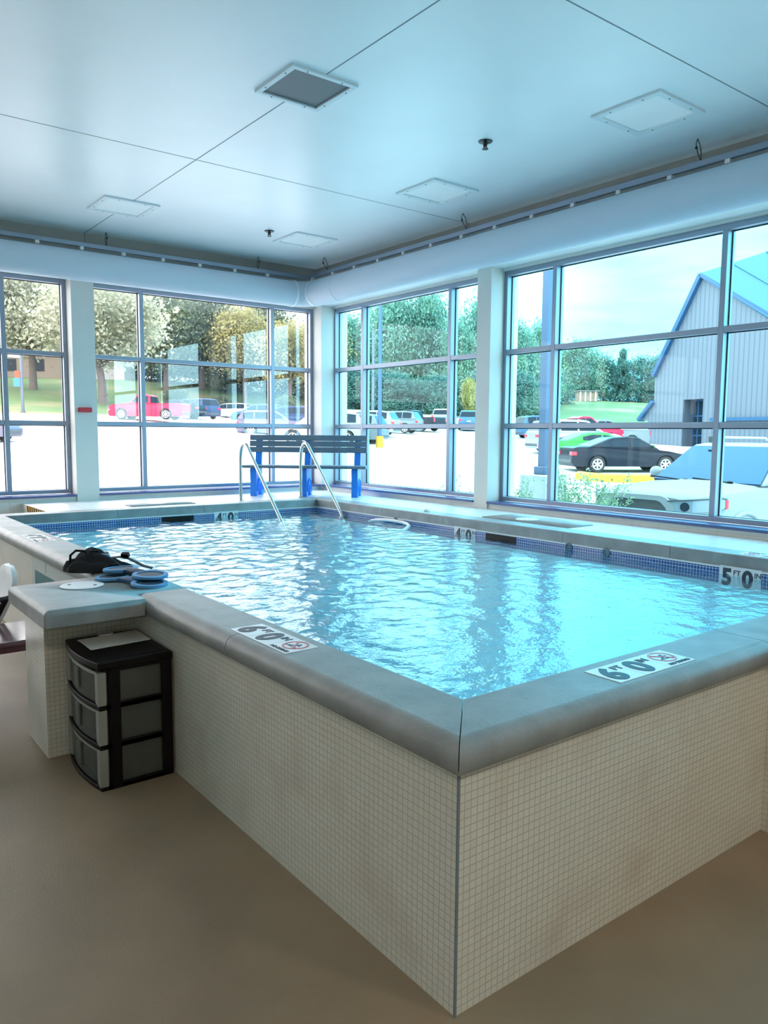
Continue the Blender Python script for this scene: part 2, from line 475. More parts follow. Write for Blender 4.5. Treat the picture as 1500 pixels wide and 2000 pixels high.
# water with small waves
nx, ny = 150, 270
xs = np.linspace(.2665, 4.0805, nx); ys = np.linspace(.2665, 7.1805, ny)
gx, gy = np.meshgrid(xs, ys)
rs = np.random.RandomState(3)
hz = np.zeros_like(gx)
for k in range(46):
    lam = .07 + .30 * rs.rand() ** 2.0; th = rs.rand() * 2 * PI
    amp = .0017 * (lam / .5) ** 0.9
    hz += amp * np.sin((gx*math.cos(th) + gy*math.sin(th)) * 2*PI/lam + rs.rand()*6.28)
chop = .28 + .72 * np.clip((gy - 1.2) / 3.2 + (2.2 - gx) / 3.2, 0, 1)
hz *= chop
vs = [(float(a), float(b), ZWAT + float(c)) for a, b, c in zip(gx.ravel(), gy.ravel(), hz.ravel())]
fs = [(j*nx+i, j*nx+i+1, (j+1)*nx+i+1, (j+1)*nx+i) for j in range(ny-1) for i in range(nx-1)]
MB().add(vs, fs).build('water', M['water'], pool, smooth=180, recalc=False)

# coping stones: profile (u outward from the inner edge, z)
PROF = [(0, CB), (0, CT-.012), (0, CT-.006), (.006, CT), (.014, CT), (.226, CT), (.235, CT), (.262, CT-.006), (.282, CT-.022), (.290, CT-.045), (.288, CT-.075), (.276, CB+.002), (.262, CB)]
def stone(side, s0, s1, k0=0, k1=0):
    g = .0022
    rings = []
    for s, k, gg in ((s0, k0, g), (s1, k1, -g)):
        ring = []
        for u, z in PROF:
            t = s + k*u + gg
            ring.append({'L': (IX0-u, t, z), 'N': (t, IY0-u, z), 'F': (t, IY1+u, z), 'R': (IX1+u, t, z)}[side])
        rings.append(ring)
    MB().loft(rings).build('coping_stone', M['coping'], pool, smooth=50)
stone('L', IY0, 1.46, -1, 0); stone('L', 1.46, 2.56); stone('L', 3.30, 5.25); stone('L', 5.25, IY1, 0, 1)
stone('N', IX0, 1.825, -1, 0); stone('N', 1.825, IX1, 0, 1)
stone('F', IX0, 1.42, -1, 0); stone('F', 1.42, 2.47); stone('F', 2.47, IX1, 0, 1)
for a, b in ((IY0, 1.9), (1.9, 3.0), (3.0, 4.65), (4.65, 5.75), (5.75, IY1)):
    stone('R', a, b, -1 if a == IY0 else 0, 1 if b == IY1 else 0)
def slab(poly, rounded, name='coping_stone', z0=CB, z1=CT, r=.032):
    o = MB().prism(poly, z0, z1).build(name, M['coping'], pool, recalc=True)
    me = o.data
    att = me.attributes.new('bevel_weight_edge', 'FLOAT', 'EDGE')
    n = len(poly)
    for e in me.edges:
        a, b = e.vertices
        if a >= n and b >= n and (a-n, b-n) in rounded or (b-n, a-n) in rounded: att.data[e.index].value = 1
        if a < n and b < n and ((a, b) in rounded or (b, a) in rounded): att.data[e.index].value = .35
        if abs(a-b) == n and any(a % n in q for q in rounded): att.data[e.index].value = .3
    m = o.modifiers.new('bevel', 'BEVEL'); m.limit_method = 'WEIGHT'; m.width = r; m.segments = 5
    for p in me.polygons: p.use_smooth = True
    m.harden_normals = True
    return o
slab([(-.56, 2.41), (-.041, 2.41), (-.041, 2.564), (IX0, 2.564), (IX0, 3.296), (-.041, 3.296), (-.041, 3.21), (-.56, 3.21)], [(0, 1), (7, 0), (6, 7)])
slab([(1.83, -.041), (1.88, -.041), (1.88, -.56), (2.66, -.56), (2.66, -.041)], [(1, 2), (2, 3), (3, 4)], z1=CT-.001)
# skimmer slabs set into the deck
slab([(4.391, 3.19), (4.80, 3.19), (4.87, 3.30), (4.87, 4.35), (4.391, 4.35)], [(0, 1), (1, 2), (2, 3), (3, 4)], z0=CB, z1=CT+.004, r=.02)
slab([(1.70, 7.491), (2.50, 7.491), (2.50, 7.86), (1.78, 7.86), (1.70, 7.78)], [(1, 2), (2, 3), (3, 4), (4, 0)], z0=CB, z1=CT+.004, r=.02)

# deck of white tile, with its stepped left end
dk = MB(); dk.box(4.395, XC+.02, -3.0, YC+.02, -.1, ZD); dk.box(.74, 4.395, 7.495, YC+.02, -.1, ZD)
struct('pool_deck', dk, M['deck'], 'white tiled deck between the pool and the windows')
st = MB()
for i in range(4): st.box(.74-.30*(i+1), .74-.30*i, 7.42, YC+.02, -.05, ZD-.175*(i+1))
struct('stairs', st, M['deckwall'], 'tiled steps leading down from the deck beside the far left rim')
tp = thing('hazard_tape', 'black and yellow striped strip on the deck step edge at the far left', 'tape', (.7385, 7.98, ZD-.075))
ye = MB().box(-.0015, .0015, -.47, .47, -.005, .074).build('yellow_band', M['yellow'], tp)
for i in range(9):
    y = -.46 + i*.104
    MB().add([(-.002, y, -.004), (-.002, y+.05, -.004), (-.002, y+.078, .073), (-.002, y+.028, .073), (.0015, y, -.004), (.0015, y+.05, -.004), (.0015, y+.078, .073), (.0015, y+.028, .073)],
             [(0,1,2,3), (7,6,5,4), (0,4,5,1), (1,5,6,2), (2,6,7,3), (3,7,4,0)]).build('black_stripe', M['black'], tp)

# lids
def lid(loc, label, rz=0):
    o = thing('skimmer_lid', label, 'lid', loc, rz, 'round white skimmer lids')
    MB().lathe([(.001, 0), (.118, 0), (.121, .003), (.118, .006), (.001, .006)], 40).build('disc', M['white'], o, smooth=40)
    for s in (-1, 1):
        MB().lathe([(.001, .006), (.011, .006), (.010, .0075), (.001, .0075)], 12, T(.075*s, 0, 0)).build('finger_hole', M['black'], o)
lid((-.212, 2.965, CT), 'round white skimmer lid with two holes on the near corner block', 2.5)
lid((4.56, 3.85, CT+.004), 'round white skimmer lid in the deck slab under the right windows', .4)
lid((2.06, 7.70, CT+.004), 'round white skimmer lid in the far deck slab', .2)

# ------------------------------------------------------------------ signs
def text(txt, size, m, parent, name, mtx, bold=0, ext=.0008):
    cu = bpy.data.curves.new(name, 'FONT'); cu.body = txt; cu.size = size; cu.offset = bold
    cu.align_x = 'CENTER'; cu.align_y = 'CENTER'; cu.extrude = ext; cu.resolution_u = 4
    o = bpy.data.objects.new('tmp', cu); COL.objects.link(o)
    bpy.context.view_layer.update()
    me = bpy.data.meshes.new_from_object(o.evaluated_get(bpy.context.evaluated_depsgraph_get()))
    bpy.data.objects.remove(o)
    me.name = name; me.transform(mtx); me.materials.clear(); me.materials.append(m)
    ob = bpy.data.objects.new(name, me); COL.objects.link(ob); ob.parent = parent
    return ob
def marker(name, label, loc, rot, ft, nodive=True, scale=1.0):
    o = thing(name, label, 'sign', loc, 0, 'depth markers')
    o.rotation_euler = rot; o.scale = (scale,)*3
    wd = .165
    xs = [-.165, 0, .165] if nodive else [-.08, .08]
    for i, x in enumerate(xs):
        MB().box(x-wd/2+.001, x+wd/2-.001, -.082, .082, 0, .0022).build('plate', M['sign'], o)
    def dig(c, x):
        text(c, .175, M['ink'], o, 'digit', T(x-.022, -.008, .003) @ Matrix.Diagonal((.95, 1, 1, 1)), bold=.0075)
    dig(ft, xs[0]); dig('0', xs[1])
    text('FT', .052, M['ink'], o, 'lettering', T(xs[0]+.055, .035, .003), .001)
    text('IN', .052, M['ink'], o, 'lettering', T(xs[1]+.055, .035, .003), .001)
    if nodive:
        x = xs[2]
        r = MB(); r.lathe([(.049, .0022), (.058, .0022), (.058, .0036), (.049, .0036)], 36, T(x, .017, 0), close=True)
        r.box(-.051, .051, -.004, .004, .0023, .0042, T(x, .017, 0) @ RZ(-PI/4))
        r.build('red_ring', M['red'], o)
        d = MB(); d.box(-.034, .006, -.005, .004, .0022, .0034, T(x, .017, 0) @ RZ(.65)); d.box(-.012, .03, -.003, .003, .0022, .0034, T(x, .024, 0) @ RZ(-.2))
        d.lathe([(.001, .0022), (.008, .0022), (.008, .0034), (.001, .0034)], 14, T(x+.012, .034, 0)); d.box(-.04, .04, -.0022, .0022, .0022, .0034, T(x, -.006, 0))
        d.build('diver_symbol', M['ink'], o)
        text('NO DIVING', .0255, M['ink'], o, 'lettering', T(x, -.062, .003), .0006)
    return o
marker('depth_marker', 'white 6 FT 0 IN no diving marker on the near left rim', (.112, 1.310, CT), (0, 0, -PI/2), '6')
marker('depth_marker', 'white 6 FT 0 IN no diving marker on the near right rim', (1.068, .110, CT), (0, 0, 0), '6')
marker('depth_marker', 'white 4 FT 0 IN no diving marker on the left rim near its far end', (.096, 5.23, CT), (0, 0, -PI/2), '4')
marker('depth_marker', '4 FT 0 IN tile half under water on the right pool wall', (4.0795, 4.28, .712), (PI/2, 0, -PI/2), '4', False)
marker('depth_marker', '5 FT 0 IN tile half under water on the right pool wall', (4.0795, 1.30, .712), (PI/2, 0, -PI/2), '5', False)
marker('depth_marker', '4 FT 0 IN tile half under water on the far pool wall', (2.76, 7.1795, .712), (PI/2, 0, 0), '4', False)
marker('depth_marker', 'white 5 FT 0 IN marker lying on the right deck rim', (4.23, 1.12, CT), (0, 0, PI/2), '5', True)

# ------------------------------------------------------------------ rails, bench, hose
def handrail(loc, yin, label):
    o = thing('pool_handrail', label, 'handrail', loc, 0, 'stainless steel pool handrails')
    pts = [(0, 0, 0), (0, 0, .45), (0, -.004, .55), (0, -.02, .63)]
    c = (0, -.105, .655)
    for a in range(170, 20, -15):
        pts.append((0, c[1] + math.cos(math.radians(a))*-1*-.088, c[2] + math.sin(math.radians(a))*.105))
    pts = [(0, 0, 0), (0, 0, .30), (0, 0, .50), (0, -.003, .58), (0, -.016, .645), (0, -.042, .70), (0, -.08, .738), (0, -.125, .748), (0, -.17, .728), (0, -.215, .69), (0, -.26, .64)]
    y1 = yin - loc[1]; z1 = ZWAT - loc[2]
    # straight run down into the water and below it
    k = (z1 - .64) / (y1 + .26)
    pts += [(0, y1*.6 - .104, .64 + k*(y1*.6 - .104 + .26)), (0, y1, z1), (0, y1 - .25, z1 - .25*-k*-1 if False else z1 + k*-.25)]
    MB().tube(pts, .0215, 14).build('tube', M['steel'], o, smooth=60)
    MB().lathe([(.001, 0), (.046, 0), (.046, .008), (.03, .018), (.001, .018)], 20).build('escutcheon', M['steel'], o, smooth=40)
handrail((3.125, 7.50, CT), 6.47, 'left one of the two stainless steel pool handrails')
handrail((4.035, 7.50, CT), 6.50, 'stainless steel pool handrail nearer the room corner')

bu = Vector((.731, -.683, 0)); bn = Vector((-.683, -.731, 0))
bench = thing('bench', 'slatted slate-grey bench with three blue plastic supports in the room corner', 'bench', (4.193, 7.685, ZD), math.atan2(-.683, .731))
# local: x along the bench, -y towards the pool
for x in (-.721, 0, .721):
    prof = [(0, 0), (.10, 0), (.115, .09), (.15, .155), (.195, .175), (.24, .155), (.275, .09), (.29, 0), (.40, 0), (.395, .10), (.36, .22), (.345, .42), (.375, .60), (.42, .86),
            (.365, .86), (.32, .62), (.28, .435), (.0, .395), (-.012, .36), (.012, .20)]
    Mx = T(x, 0, 0) @ Matrix(((0, 0, 1, 0), (1, 0, 0, 0), (0, 1, 0, 0), (0, 0, 0, 1)))
    lg = MB().prism(prof, -.045, .045, Mx).build('leg', M['blue'], bench, bevel=.006)
    rb = [(.075, 0)] if False else None
    arch = [(.085 + (.195-.085)*0, .0)]
    rim = MB()
    pts = [(.045, .07), (.07, .16), (.12, .225), (.195, .25), (.27, .225), (.32, .16), (.345, .07)]
    rim.tube([(x+.046, a, b) for a, b in pts], .012, 6)
    rim.build('arch_rib', M['blue'], lg, smooth=60)
for i, y in enumerate((-.01, .115, .24)):
    MB().box(-.885, .885, y-.055, y+.055, .40+.012*i*0, .438).build('seat_slat', M['slate'], bench, bevel=.006)
for i in range(3):
    z = .612 + i*.0855
    Mx = T(0, .335 + (z-.6)*.17, z) @ RX(-.17)
    MB().box(-.855, .855, -.03, .005, 0, .077, Mx).build('back_slat', M['slate'], bench, bevel=.005)

hs = MB()
hp = [(4.06, 5.95, .70), (4.055, 5.80, .735), (4.05, 5.62, .752), (4.05, 5.45, .757), (4.045, 5.28, .755), (4.02, 5.16, .748), (3.96, 5.06, .738), (3.86, 4.98, .728), (3.72, 4.90, .70), (3.4, 4.75, .55), (2.9, 4.6, .2)]
hs.tube(hp, .019, 10)
tag(hs.build('vacuum_hose', M['hose'], smooth=60), 'white hose arching out of the water by the right pool wall', 'hose')
sq = MB().box(4.20, 4.25, 5.04, 5.09, CT, CT+.035)
tag(sq.build('anchor_block', M['steel'], bevel=.004), 'small square metal anchor on the right rim', 'anchor')

# ------------------------------------------------------------------ ceiling fixtures
def fixture(name, x, y, label, cat, group=None, grille=False):
    o = thing(name, label, cat, (x, y, ZC), 0, group)
    h = .30; i = .245 if not grille else .232
    if grille: h = .268
    if grille: i = .228
    fr = MB(); z0 = -.018
    fr.box(-h, h, -h, -i, z0, 0); fr.box(-h, h, i, h, z0, 0); fr.box(-h, -i, -i, i, z0, 0); fr.box(i, h, -i, i, z0, 0)
    fr.build('frame', M['frame'], o, bevel=.003)
    MB().box(-i, i, -i, i, -.006, 0).build('eggcrate_grille' if grille else 'lens', M['grille'] if grille else M['lens'], o)
    m = (h+i)/2
    for a in (-.14, .14):
        for s in (-1, 1):
            for p in ((a, m*s), (m*s, a)):
                MB().lathe([(.001, z0), (.006, z0), (.005, z0-.003), (.001, z0-.003)], 8, T(p[0], p[1], 0)).build('screw', M['darkmetal'], o)
    return o
fixture('ceiling_light', 3.83, 2.085, 'square ceiling light with screwed frame, nearest the right side of the photo', 'light', 'square ceiling lights')
fixture('ceiling_light', 3.855, 4.54, 'square ceiling light near the middle of the right duct', 'light', 'square ceiling lights')
fixture('ceiling_light', 1.54, 7.09, 'square ceiling light on the left, crossed by a ceiling seam', 'light', 'square ceiling lights')
fixture('ceiling_light', 3.865, 7.09, 'smallest looking square ceiling light nearest the room corner', 'light', 'square ceiling lights')
fixture('ceiling_vent', 1.55, 3.335, 'square ceiling vent with dark egg-crate grille and white frame', 'vent', None, True)
for x, y, lb in ((-2.2, -3.0, 'unseen ceiling light added as fill behind the camera on the left'), (1.6, -3.4, 'unseen ceiling light added as fill behind the camera on the right')):
    fx = fixture('ceiling_light', x, y, lb, 'light', 'square ceiling lights')
    ld = bpy.data.lights.new('fill_glow', 'AREA'); ld.shape = 'SQUARE'; ld.size = .46; ld.energy = FILL_LAMPS; ld.color = (1.0, .86, .70)  # warm fill added for the near floor and pool side
    lo = bpy.data.objects.new('fill_glow', ld); COL.objects.link(lo); lo.parent = fx; lo.location = (0, 0, -.025)
for x, y, lb in ((3.27, 3.266, 'ceiling sprinkler head between two right ceiling lights'), (3.289, 6.987, 'ceiling sprinkler head beside the far corner light')):
    o = thing('sprinkler_head', lb, 'sprinkler', (x, y, ZC), 0, 'ceiling sprinklers')
    MB().lathe([(.001, 0), (.060, 0), (.057, -.007), (.028, -.014), (.001, -.014)], 20).build('escutcheon', M['darkmetal'], o, smooth=40)
    b = MB(); b.cyl((0, 0, -.01), (0, 0, -.045), .022, .014, 12); b.tube([(-.012, 0, -.03), (-.02, 0, -.045), (-.006, 0, -.062)], .004, 6); b.tube([(.012, 0, -.03), (.02, 0, -.045), (.006, 0, -.062)], .004, 6)
    b.build('body', M['darkmetal'], o, smooth=40)
    MB().lathe([(.001, -.06), (.026, -.06), (.028, -.064), (.001, -.068)], 14).build('deflector', M['darkmetal'], o)

# ------------------------------------------------------------------ fabric duct on its rail
DX, DY, DZ, DR = 4.66, 8.33, 3.78, .183
duct = thing('fabric_duct', 'white round fabric air duct hung along both window walls', 'duct', (DX, DY, DZ))
def dl(p): return (p[0]-DX, p[1]-DY, p[2]-DZ)
def dtube(mb, pts, r, n): return mb.tube([dl(p) for p in pts], r, n)
ra = .26
pts = [(X0+.2, DY, DZ), (DX-ra, DY, DZ)]
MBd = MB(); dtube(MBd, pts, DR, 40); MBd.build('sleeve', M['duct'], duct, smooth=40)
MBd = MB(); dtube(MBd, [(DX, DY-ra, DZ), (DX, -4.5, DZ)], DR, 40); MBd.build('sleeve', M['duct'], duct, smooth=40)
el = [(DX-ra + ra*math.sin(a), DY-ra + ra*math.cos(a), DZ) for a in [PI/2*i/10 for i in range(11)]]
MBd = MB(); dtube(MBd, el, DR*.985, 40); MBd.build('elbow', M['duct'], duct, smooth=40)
for p, q in (((DX-ra-.02, DY, DZ), (DX-ra+.02, DY, DZ)), ((DX, DY-ra+.02, DZ), (DX, DY-ra-.02, DZ)), ((DX, 7.48, DZ), (DX, 7.47, DZ))):
    MBd = MB(); dtube(MBd, [p, q], DR+.006, 40); MBd.build('cuff', M['frame'], duct, smooth=40)
for ang in (62,):
    c, s = math.cos(math.radians(ang))*(DR+.0005), math.sin(math.radians(ang))*(DR+.0005)
    MBd = MB(); dtube(MBd, [(X0+.2, DY-c, DZ+s), (DX-ra-.02, DY-c, DZ+s)], .0045, 6); MBd.build('zip_seam', M['seam'], duct)
    MBd = MB(); dtube(MBd, [(DX-c, DY-ra-.02, DZ+s), (DX-c, -4.5, DZ+s)], .0045, 6); MBd.build('zip_seam', M['seam'], duct)
rail = thing('duct_rail', 'thin pale suspension rail hung above the fabric duct', 'rail', (DX, DY, 4.03))
r_ = MB(); r_.box(X0+.2-DX, .02, -.02, .02, -.026, .026); r_.build('rail_bar', M['alu'], rail, bevel=.004)
r_ = MB(); r_.box(-.02, .02, -4.5-DY, -.03, -.026, .026); r_.build('rail_bar', M['alu'], rail, bevel=.004)
def hanger_clip(x, y):
    b = MB(); b.box(x-.022-DX, x+.022-DX, y-.022-DY, y+.022-DY, -.062, -.026)
    b.box(x-.014-DX, x+.014-DX, y-.014-DY, y+.014-DY, -.08, -.062)
    b.build('clip', M['white'], rail)
for i in range(11): hanger_clip(-1.1 + .51*i, DY)
for i in range(14): hanger_clip(DX, 1.36 + .523*i)
def wire(x, y, lean, axis):
    # a cable loop from the ceiling down to the rail
    b = MB()
    def P(k, z): return (x - DX + (k if axis == 'x' else 0), y - DY + (k if axis == 'y' else 0), z)
    zt = ZC - 4.03; zb = .026
    b.tube([P(0, zb), P(lean*.5+.035, zb+.06), P(lean*.8+.03, zb+.12), P(lean, zt)], .004, 6)
    b.tube([P(0, zb), P(lean*.5-.025, zb+.06), P(lean*.8-.03, zb+.12), P(lean, zt)], .004, 6)
    b.ball(P(lean*.7-.03, zb+.09), .012, .012, .014, 8, 6)
    b.build('cable_loop', M['darkmetal'], rail)
wire(1.75, DY, 0, 'y'); wire(3.86, DY, 0, 'y'); wire(-.5, DY, 0, 'y')
for y in (2.13, 4.95, 7.78): wire(DX, y, -.06, 'x')

rb = thing('call_box', 'small red box mounted on the column between the left windows', 'box', (1.535, YC, 2.045))
MB().box(-.078, .078, -.05, 0, -.027, .027).build('housing', M['red'], rb, bevel=.006)
MB().box(-.082, .082, -.006, 0, -.031, .031).build('back_plate', M['red'], rb)

# ------------------------------------------------------------------ drawer cart and what lies on it
cart = thing('drawer_cart', 'black three-drawer plastic cart with frosted drawers beside the pool', 'cart', (-.20, 2.415, 0))
hx, hy, H = .185, .272, .655
sv = [.02, .225, .425, .615]
fr = MB()
for sx in (-1, 1):
    for sy in (-1, 1):
        wx = .05 if sx > 0 else .022
        x0 = hx - wx if sx > 0 else -hx + .045
        fr.box(min(x0, x0+wx), max(x0, x0+wx), sy*hy - (.028 if sy > 0 else 0), sy*hy + (.028 if sy < 0 else 0), 0, H-.03)
for s in (-1, 1):
    y0 = hy-.012 if s > 0 else -hy
    fr.box(-hx+.03, hx, y0, y0+.012, 0, .03)
    for z in sv[1:]: fr.box(-hx+.03, hx, y0, y0+.012, z-.014, z+.018)
    fr.box(-hx+.055, -hx+.105, y0-.002 if s < 0 else y0+.002, y0+.012, 0, H-.03)
    fr.box(hx-.055, hx, y0-.002 if s < 0 else y0+.002, y0+.012, 0, H-.03)
fr.box(hx-.01, hx, -hy, hy, 0, H-.03)
fr.build('frame', M['black'], cart, bevel=.003, segs=1)
def bowed(x_edge, bow, y0, y1, x_back, n=10):
    pts = []
    for i in range(n+1):
        t = i/n; y = y0 + (y1-y0)*t
        pts.append((x_edge - bow*(1-(2*t-1)**2), y))
    return pts + [(x_back, y1), (x_back, y0)]
MB().prism(bowed(-hx-.004, .034, -hy-.006, hy+.006, hx+.006), H-.036, H).build('top', M['black'], cart, bevel=.006)
g = MB(); g.box(-hx+.06, hx-.03, -hy+.035, -hy+.043, H, H+.002); g.box(-hx+.06, hx-.03, hy-.043, hy-.035, H, H+.002); g.box(hx-.035, hx-.028, -hy+.04, hy-.04, H, H+.002)
g.build('tray_rim', M['black'], cart)
for z in sv[1:3]: MB().prism(bowed(-hx, .03, -hy, hy, hx-.01), z-.014, z+.012).build('shelf', M['black'], cart, bevel=.003)
MB().prism(bowed(-hx, .03, -hy, hy, hx-.01), 0, .022).build('base', M['black'], cart, bevel=.003)
for i in range(3):
    z0, z1 = sv[i] + (.016 if i else .006), sv[i+1]-.018
    d = MB()
    d.box(-hx+.02, hx-.015, -hy+.014, -hy+.017, z0, z1); d.box(-hx+.02, hx-.015, hy-.017, hy-.014, z0, z1)
    d.box(-hx+.02, hx-.015, -hy+.017, hy-.017, z0, z0+.003); d.box(hx-.018, hx-.015, -hy+.017, hy-.017, z0, z1)
    dr = d.build('drawer', M['frost'], cart)
    f = bowed(-hx+.012, .03, -hy+.03, hy-.03, 0)[:-2]
    fp = MB().prism(f + [(x+.004, y) for x, y in reversed(f)], z0, z1).build('front_panel', M['frost'], dr)
    rim = MB()
    rim.prism([(-hx-.006, -hy), (-hx+.002, -hy+.07), (-hx+.012, -hy+.07), (-hx+.035, -hy+.004), (-hx+.035, -hy)], z0-.004, z1+.004)
    rim.prism([(-hx-.006, hy), (-hx+.035, hy), (-hx+.035, hy-.004), (-hx+.012, hy-.045), (-hx+.002, hy-.045)], z0-.004, z1+.004)
    f2 = bowed(-hx+.004, .03, -hy+.02, hy-.02, 0)[:-2]
    rim.prism(f2 + [(x+.01, y) for x, y in reversed(f2)], z1-.012, z1+.004)
    rim.build('front_rim', M['frost2'], dr)
    MB().box(-hx-.030, -hx-.020, -.03, .03, z0+.03, z1-.02).build('handle', M['frost'], dr, bevel=.004)

pp = MB()
poly = [(-.344, 2.616), (-.019, 2.650), (-.023, 2.408), (-.340, 2.382)]
for i in range(5):
    Mx = T(-.18, 2.515, .6575+.0007*i) @ RZ(random.uniform(-.03, .03)) @ T(.18, -2.515, 0)
    pp.prism([(x+random.uniform(-.004, .004), y) for x, y in poly], 0, .0005, Mx)
tag(pp.build('paper_stack', M['paper']), 'few loose white sheets of paper lying on the drawer cart', 'paper')
tr_ = MB().lathe([(.022, 0), (.042, 0), (.043, .010), (.022, .011)], 28, T(-.185, 2.662, .657), close=True)
tag(tr_.build('tape_ring', M['white'], smooth=40), 'white ring lying behind the papers on the drawer cart', 'ring')

# ------------------------------------------------------------------ bag and paddles on the rim
bag = thing('gear_bag', 'black mesh swim bag lying crumpled on the left pool rim', 'bag', (.03, 3.42, CT), math.radians(-28))
b = bmesh.new(); bmesh.ops.create_icosphere(b, subdivisions=4, radius=1)
rr = random.Random(5)
for v in b.verts:
    p = v.co.copy(); ph = math.sin(5*p.x+2)*math.cos(4*p.y) + .6*math.sin(9*p.x*p.y+3*p.z) + .4*math.sin(13*p.y+4*p.x)
    v.co = Vector((p.x*.215*(1+.07*ph), p.y*.115*(1+.10*ph), max(0, p.z*.088*(1+.30*ph)*(1.15-.5*p.x))))
mb = MB(); mb.add([v.co.copy() for v in b.verts], [[v.index for v in f.verts] for f in b.faces]); b.free()
mb.build('body', M['blackfab'], bag, smooth=80)
st_ = MB()
st_.tube([(-.175, -.02, .05), (-.17, -.025, .105), (-.135, -.03, .135), (-.085, -.02, .130), (-.06, 0, .085)], .008, 8)
st_.build('handle_loop', M['black'], bag, smooth=60)
for p0, p1, rz in (((-.03, .0, .108), .055, .2), ((.16, .03, .078), .05, -.3)):
    MB().box(-p1/2, p1/2, -.016, .016, 0, .03, T(*p0) @ RZ(rz) @ RX(.4)).build('buckle', M['black'], bag, bevel=.003)
sp = MB()
pth = [(.06, .02, .070), (.12, .03, .078), (.17, .03, .070), (.22, .02, .045), (.27, .01, .020), (.33, 0, .004)]
for k, (x, y, z) in enumerate(pth[:-1]):
    x2, y2, z2 = pth[k+1]
    sp.add([(x, y-.03, z), (x, y+.03, z), (x2, y2+.03, z2), (x2, y2-.03, z2), (x, y-.03, z+.005), (x, y+.03, z+.005), (x2, y2+.03, z2+.005), (x2, y2-.03, z2+.005)],
           [(0,1,2,3), (4,7,6,5), (0,4,5,1), (1,5,6,2), (2,6,7,3), (3,7,4,0)])
sp.build('strap', M['blackfab'], bag)
MB().ball((.03, -.02, .090), .045, .03, .022).build('mesh_pocket', M['slate'], bag, smooth=80)
lp2 = MB(); lp2.tube([(.06, -.09, .03), (.09, -.12, .05), (.13, -.11, .055), (.15, -.08, .03)], .006, 8); lp2.build('handle_loop', M['black'], bag, smooth=60)
MB().box(-.03, .03, -.02, .02, 0, .022, T(.02, .03, .093) @ RZ(.5)).build('buckle', M['seam'], bag, bevel=.004)

def paddle(name, a, b, z, label, grip, tilt):
    mid = ((a[0]+b[0])/2, (a[1]+b[1])/2, z); ang = math.atan2(b[1]-a[1], b[0]-a[0]); ln = math.hypot(b[0]-a[0], b[1]-a[1])
    o = thing(name, label, 'paddle', mid, ang, 'blue foam water paddles')
    for s in (-1, 1):
        rg = MB().lathe([(.078, -.009), (.102, -.009), (.105, -.005), (.105, .005), (.102, .009), (.078, .009)], 36, T(s*ln/2, 0, 0) @ RY(tilt*s), close=True)
        ring = rg.build('ring', M['foam'], o, smooth=30)
        MB().lathe([(.001, -.006), (.079, -.006), (.079, .005), (.001, .005)], 30, T(s*ln/2, 0, 0) @ RY(tilt*s)).build('web', M['foam2'], ring, smooth=40)
    h = MB().loft([[(x, y*wd, zz*ht) for y, zz in ((-1,-.5), (-.6,-1), (.6,-1), (1,-.5), (1,.5), (.6,1), (-.6,1), (-1,.5))] for x, wd, ht in ((-ln/2+.085, .05, .012), (-.05, .036, .019), (.05, .036, .019), (ln/2-.085, .05, .012))])
    h.build('grip', grip, o, smooth=40)
paddle('water_paddle', (-.005, 3.055), (.105, 2.745), CT+.013, 'pale blue swim paddle in front with a blue grip', M['foam3'], .05)
paddle('water_paddle', (.075, 3.150), (.150, 2.850), CT+.042, 'blue swim paddle behind with a black grip, lying over the front one', M['foam2'], .05)

# ------------------------------------------------------------------ left edge: chair, maroon bench, wall panel
ch = thing('patio_chair', 'white-backed chair with dark metal arms, cut by the left edge', 'chair', (-.62, 4.25, 0))
bk_ = MB(); rings = []
for i in range(17):
    t = i/16; x = .10 + .17*t + .03*math.sin(PI*t); z = .42 + .42*t
    wdt = .23 if t < .75 else .23*math.sqrt(max(.08, 1-((t-.75)/.26)**2))
    rings.append([(x, -wdt, z), (x-.012, -wdt*.5, z), (x-.016, 0, z), (x-.012, wdt*.5, z), (x, wdt, z), (x+.03, wdt, z), (x+.02, 0, z), (x+.03, -wdt, z)])
bk_.loft(rings).build('backrest', M['white'], ch, smooth=50)
MB().box(-.32, .14, -.24, .24, .40, .43).build('seat', M['white'], ch, bevel=.01)
for s in (-1, 1):
    MB().tube([(.22, s*.25, .655), (.265, s*.262, .665), (.20, s*.27, .655), (0, s*.275, .64), (-.25, s*.275, .63), (-.30, s*.27, .60)], .018, 8).build('arm', M['darkmetal'], ch, smooth=60)
    MB().tube([(.20, s*.265, .65), (.07, s*.262, .40), (-.14, s*.26, .0)], .02, 8).build('leg', M['black'], ch, smooth=60)
    MB().tube([(-.29, s*.265, .61), (-.26, s*.262, .40), (-.30, s*.26, .0)], .02, 8).build('leg', M['black'], ch, smooth=60)
mbn = thing('maroon_bench', 'glossy maroon bench seat at the left edge behind the corner block', 'bench', (-.94, 3.68, 0))
MB().box(-.66, .66, -.275, .275, .46, .50).build('seat', M['maroon'], mbn, bevel=.018, segs=3)
MB().box(-.64, .64, -.24, .24, .425, .459).build('apron', M['maroon'], mbn)
for sx in (-1, 1):
    for sy in (-1, 1):
        MB().box(sx*.645-.015, sx*.645+.015, sy*.21-.02, sy*.21+.02, 0, .425).build('leg', M['black'], mbn)
wp = thing('wall_panel', 'pale access panel with a teal field on the left pool side near the maroon bench', 'panel', (-.004, 4.35, .03))
MB().box(-.004, .0035, -.70, .69, 0, .735).build('plate', M['panel'], wp)
MB().box(-.007, -.003, -.20, .585, .25, .642).build('teal_field', M['teal'], wp)
MB().box(-.006, -.003, .255, .262, .66, .735).build('joint', M['seam'], wp)

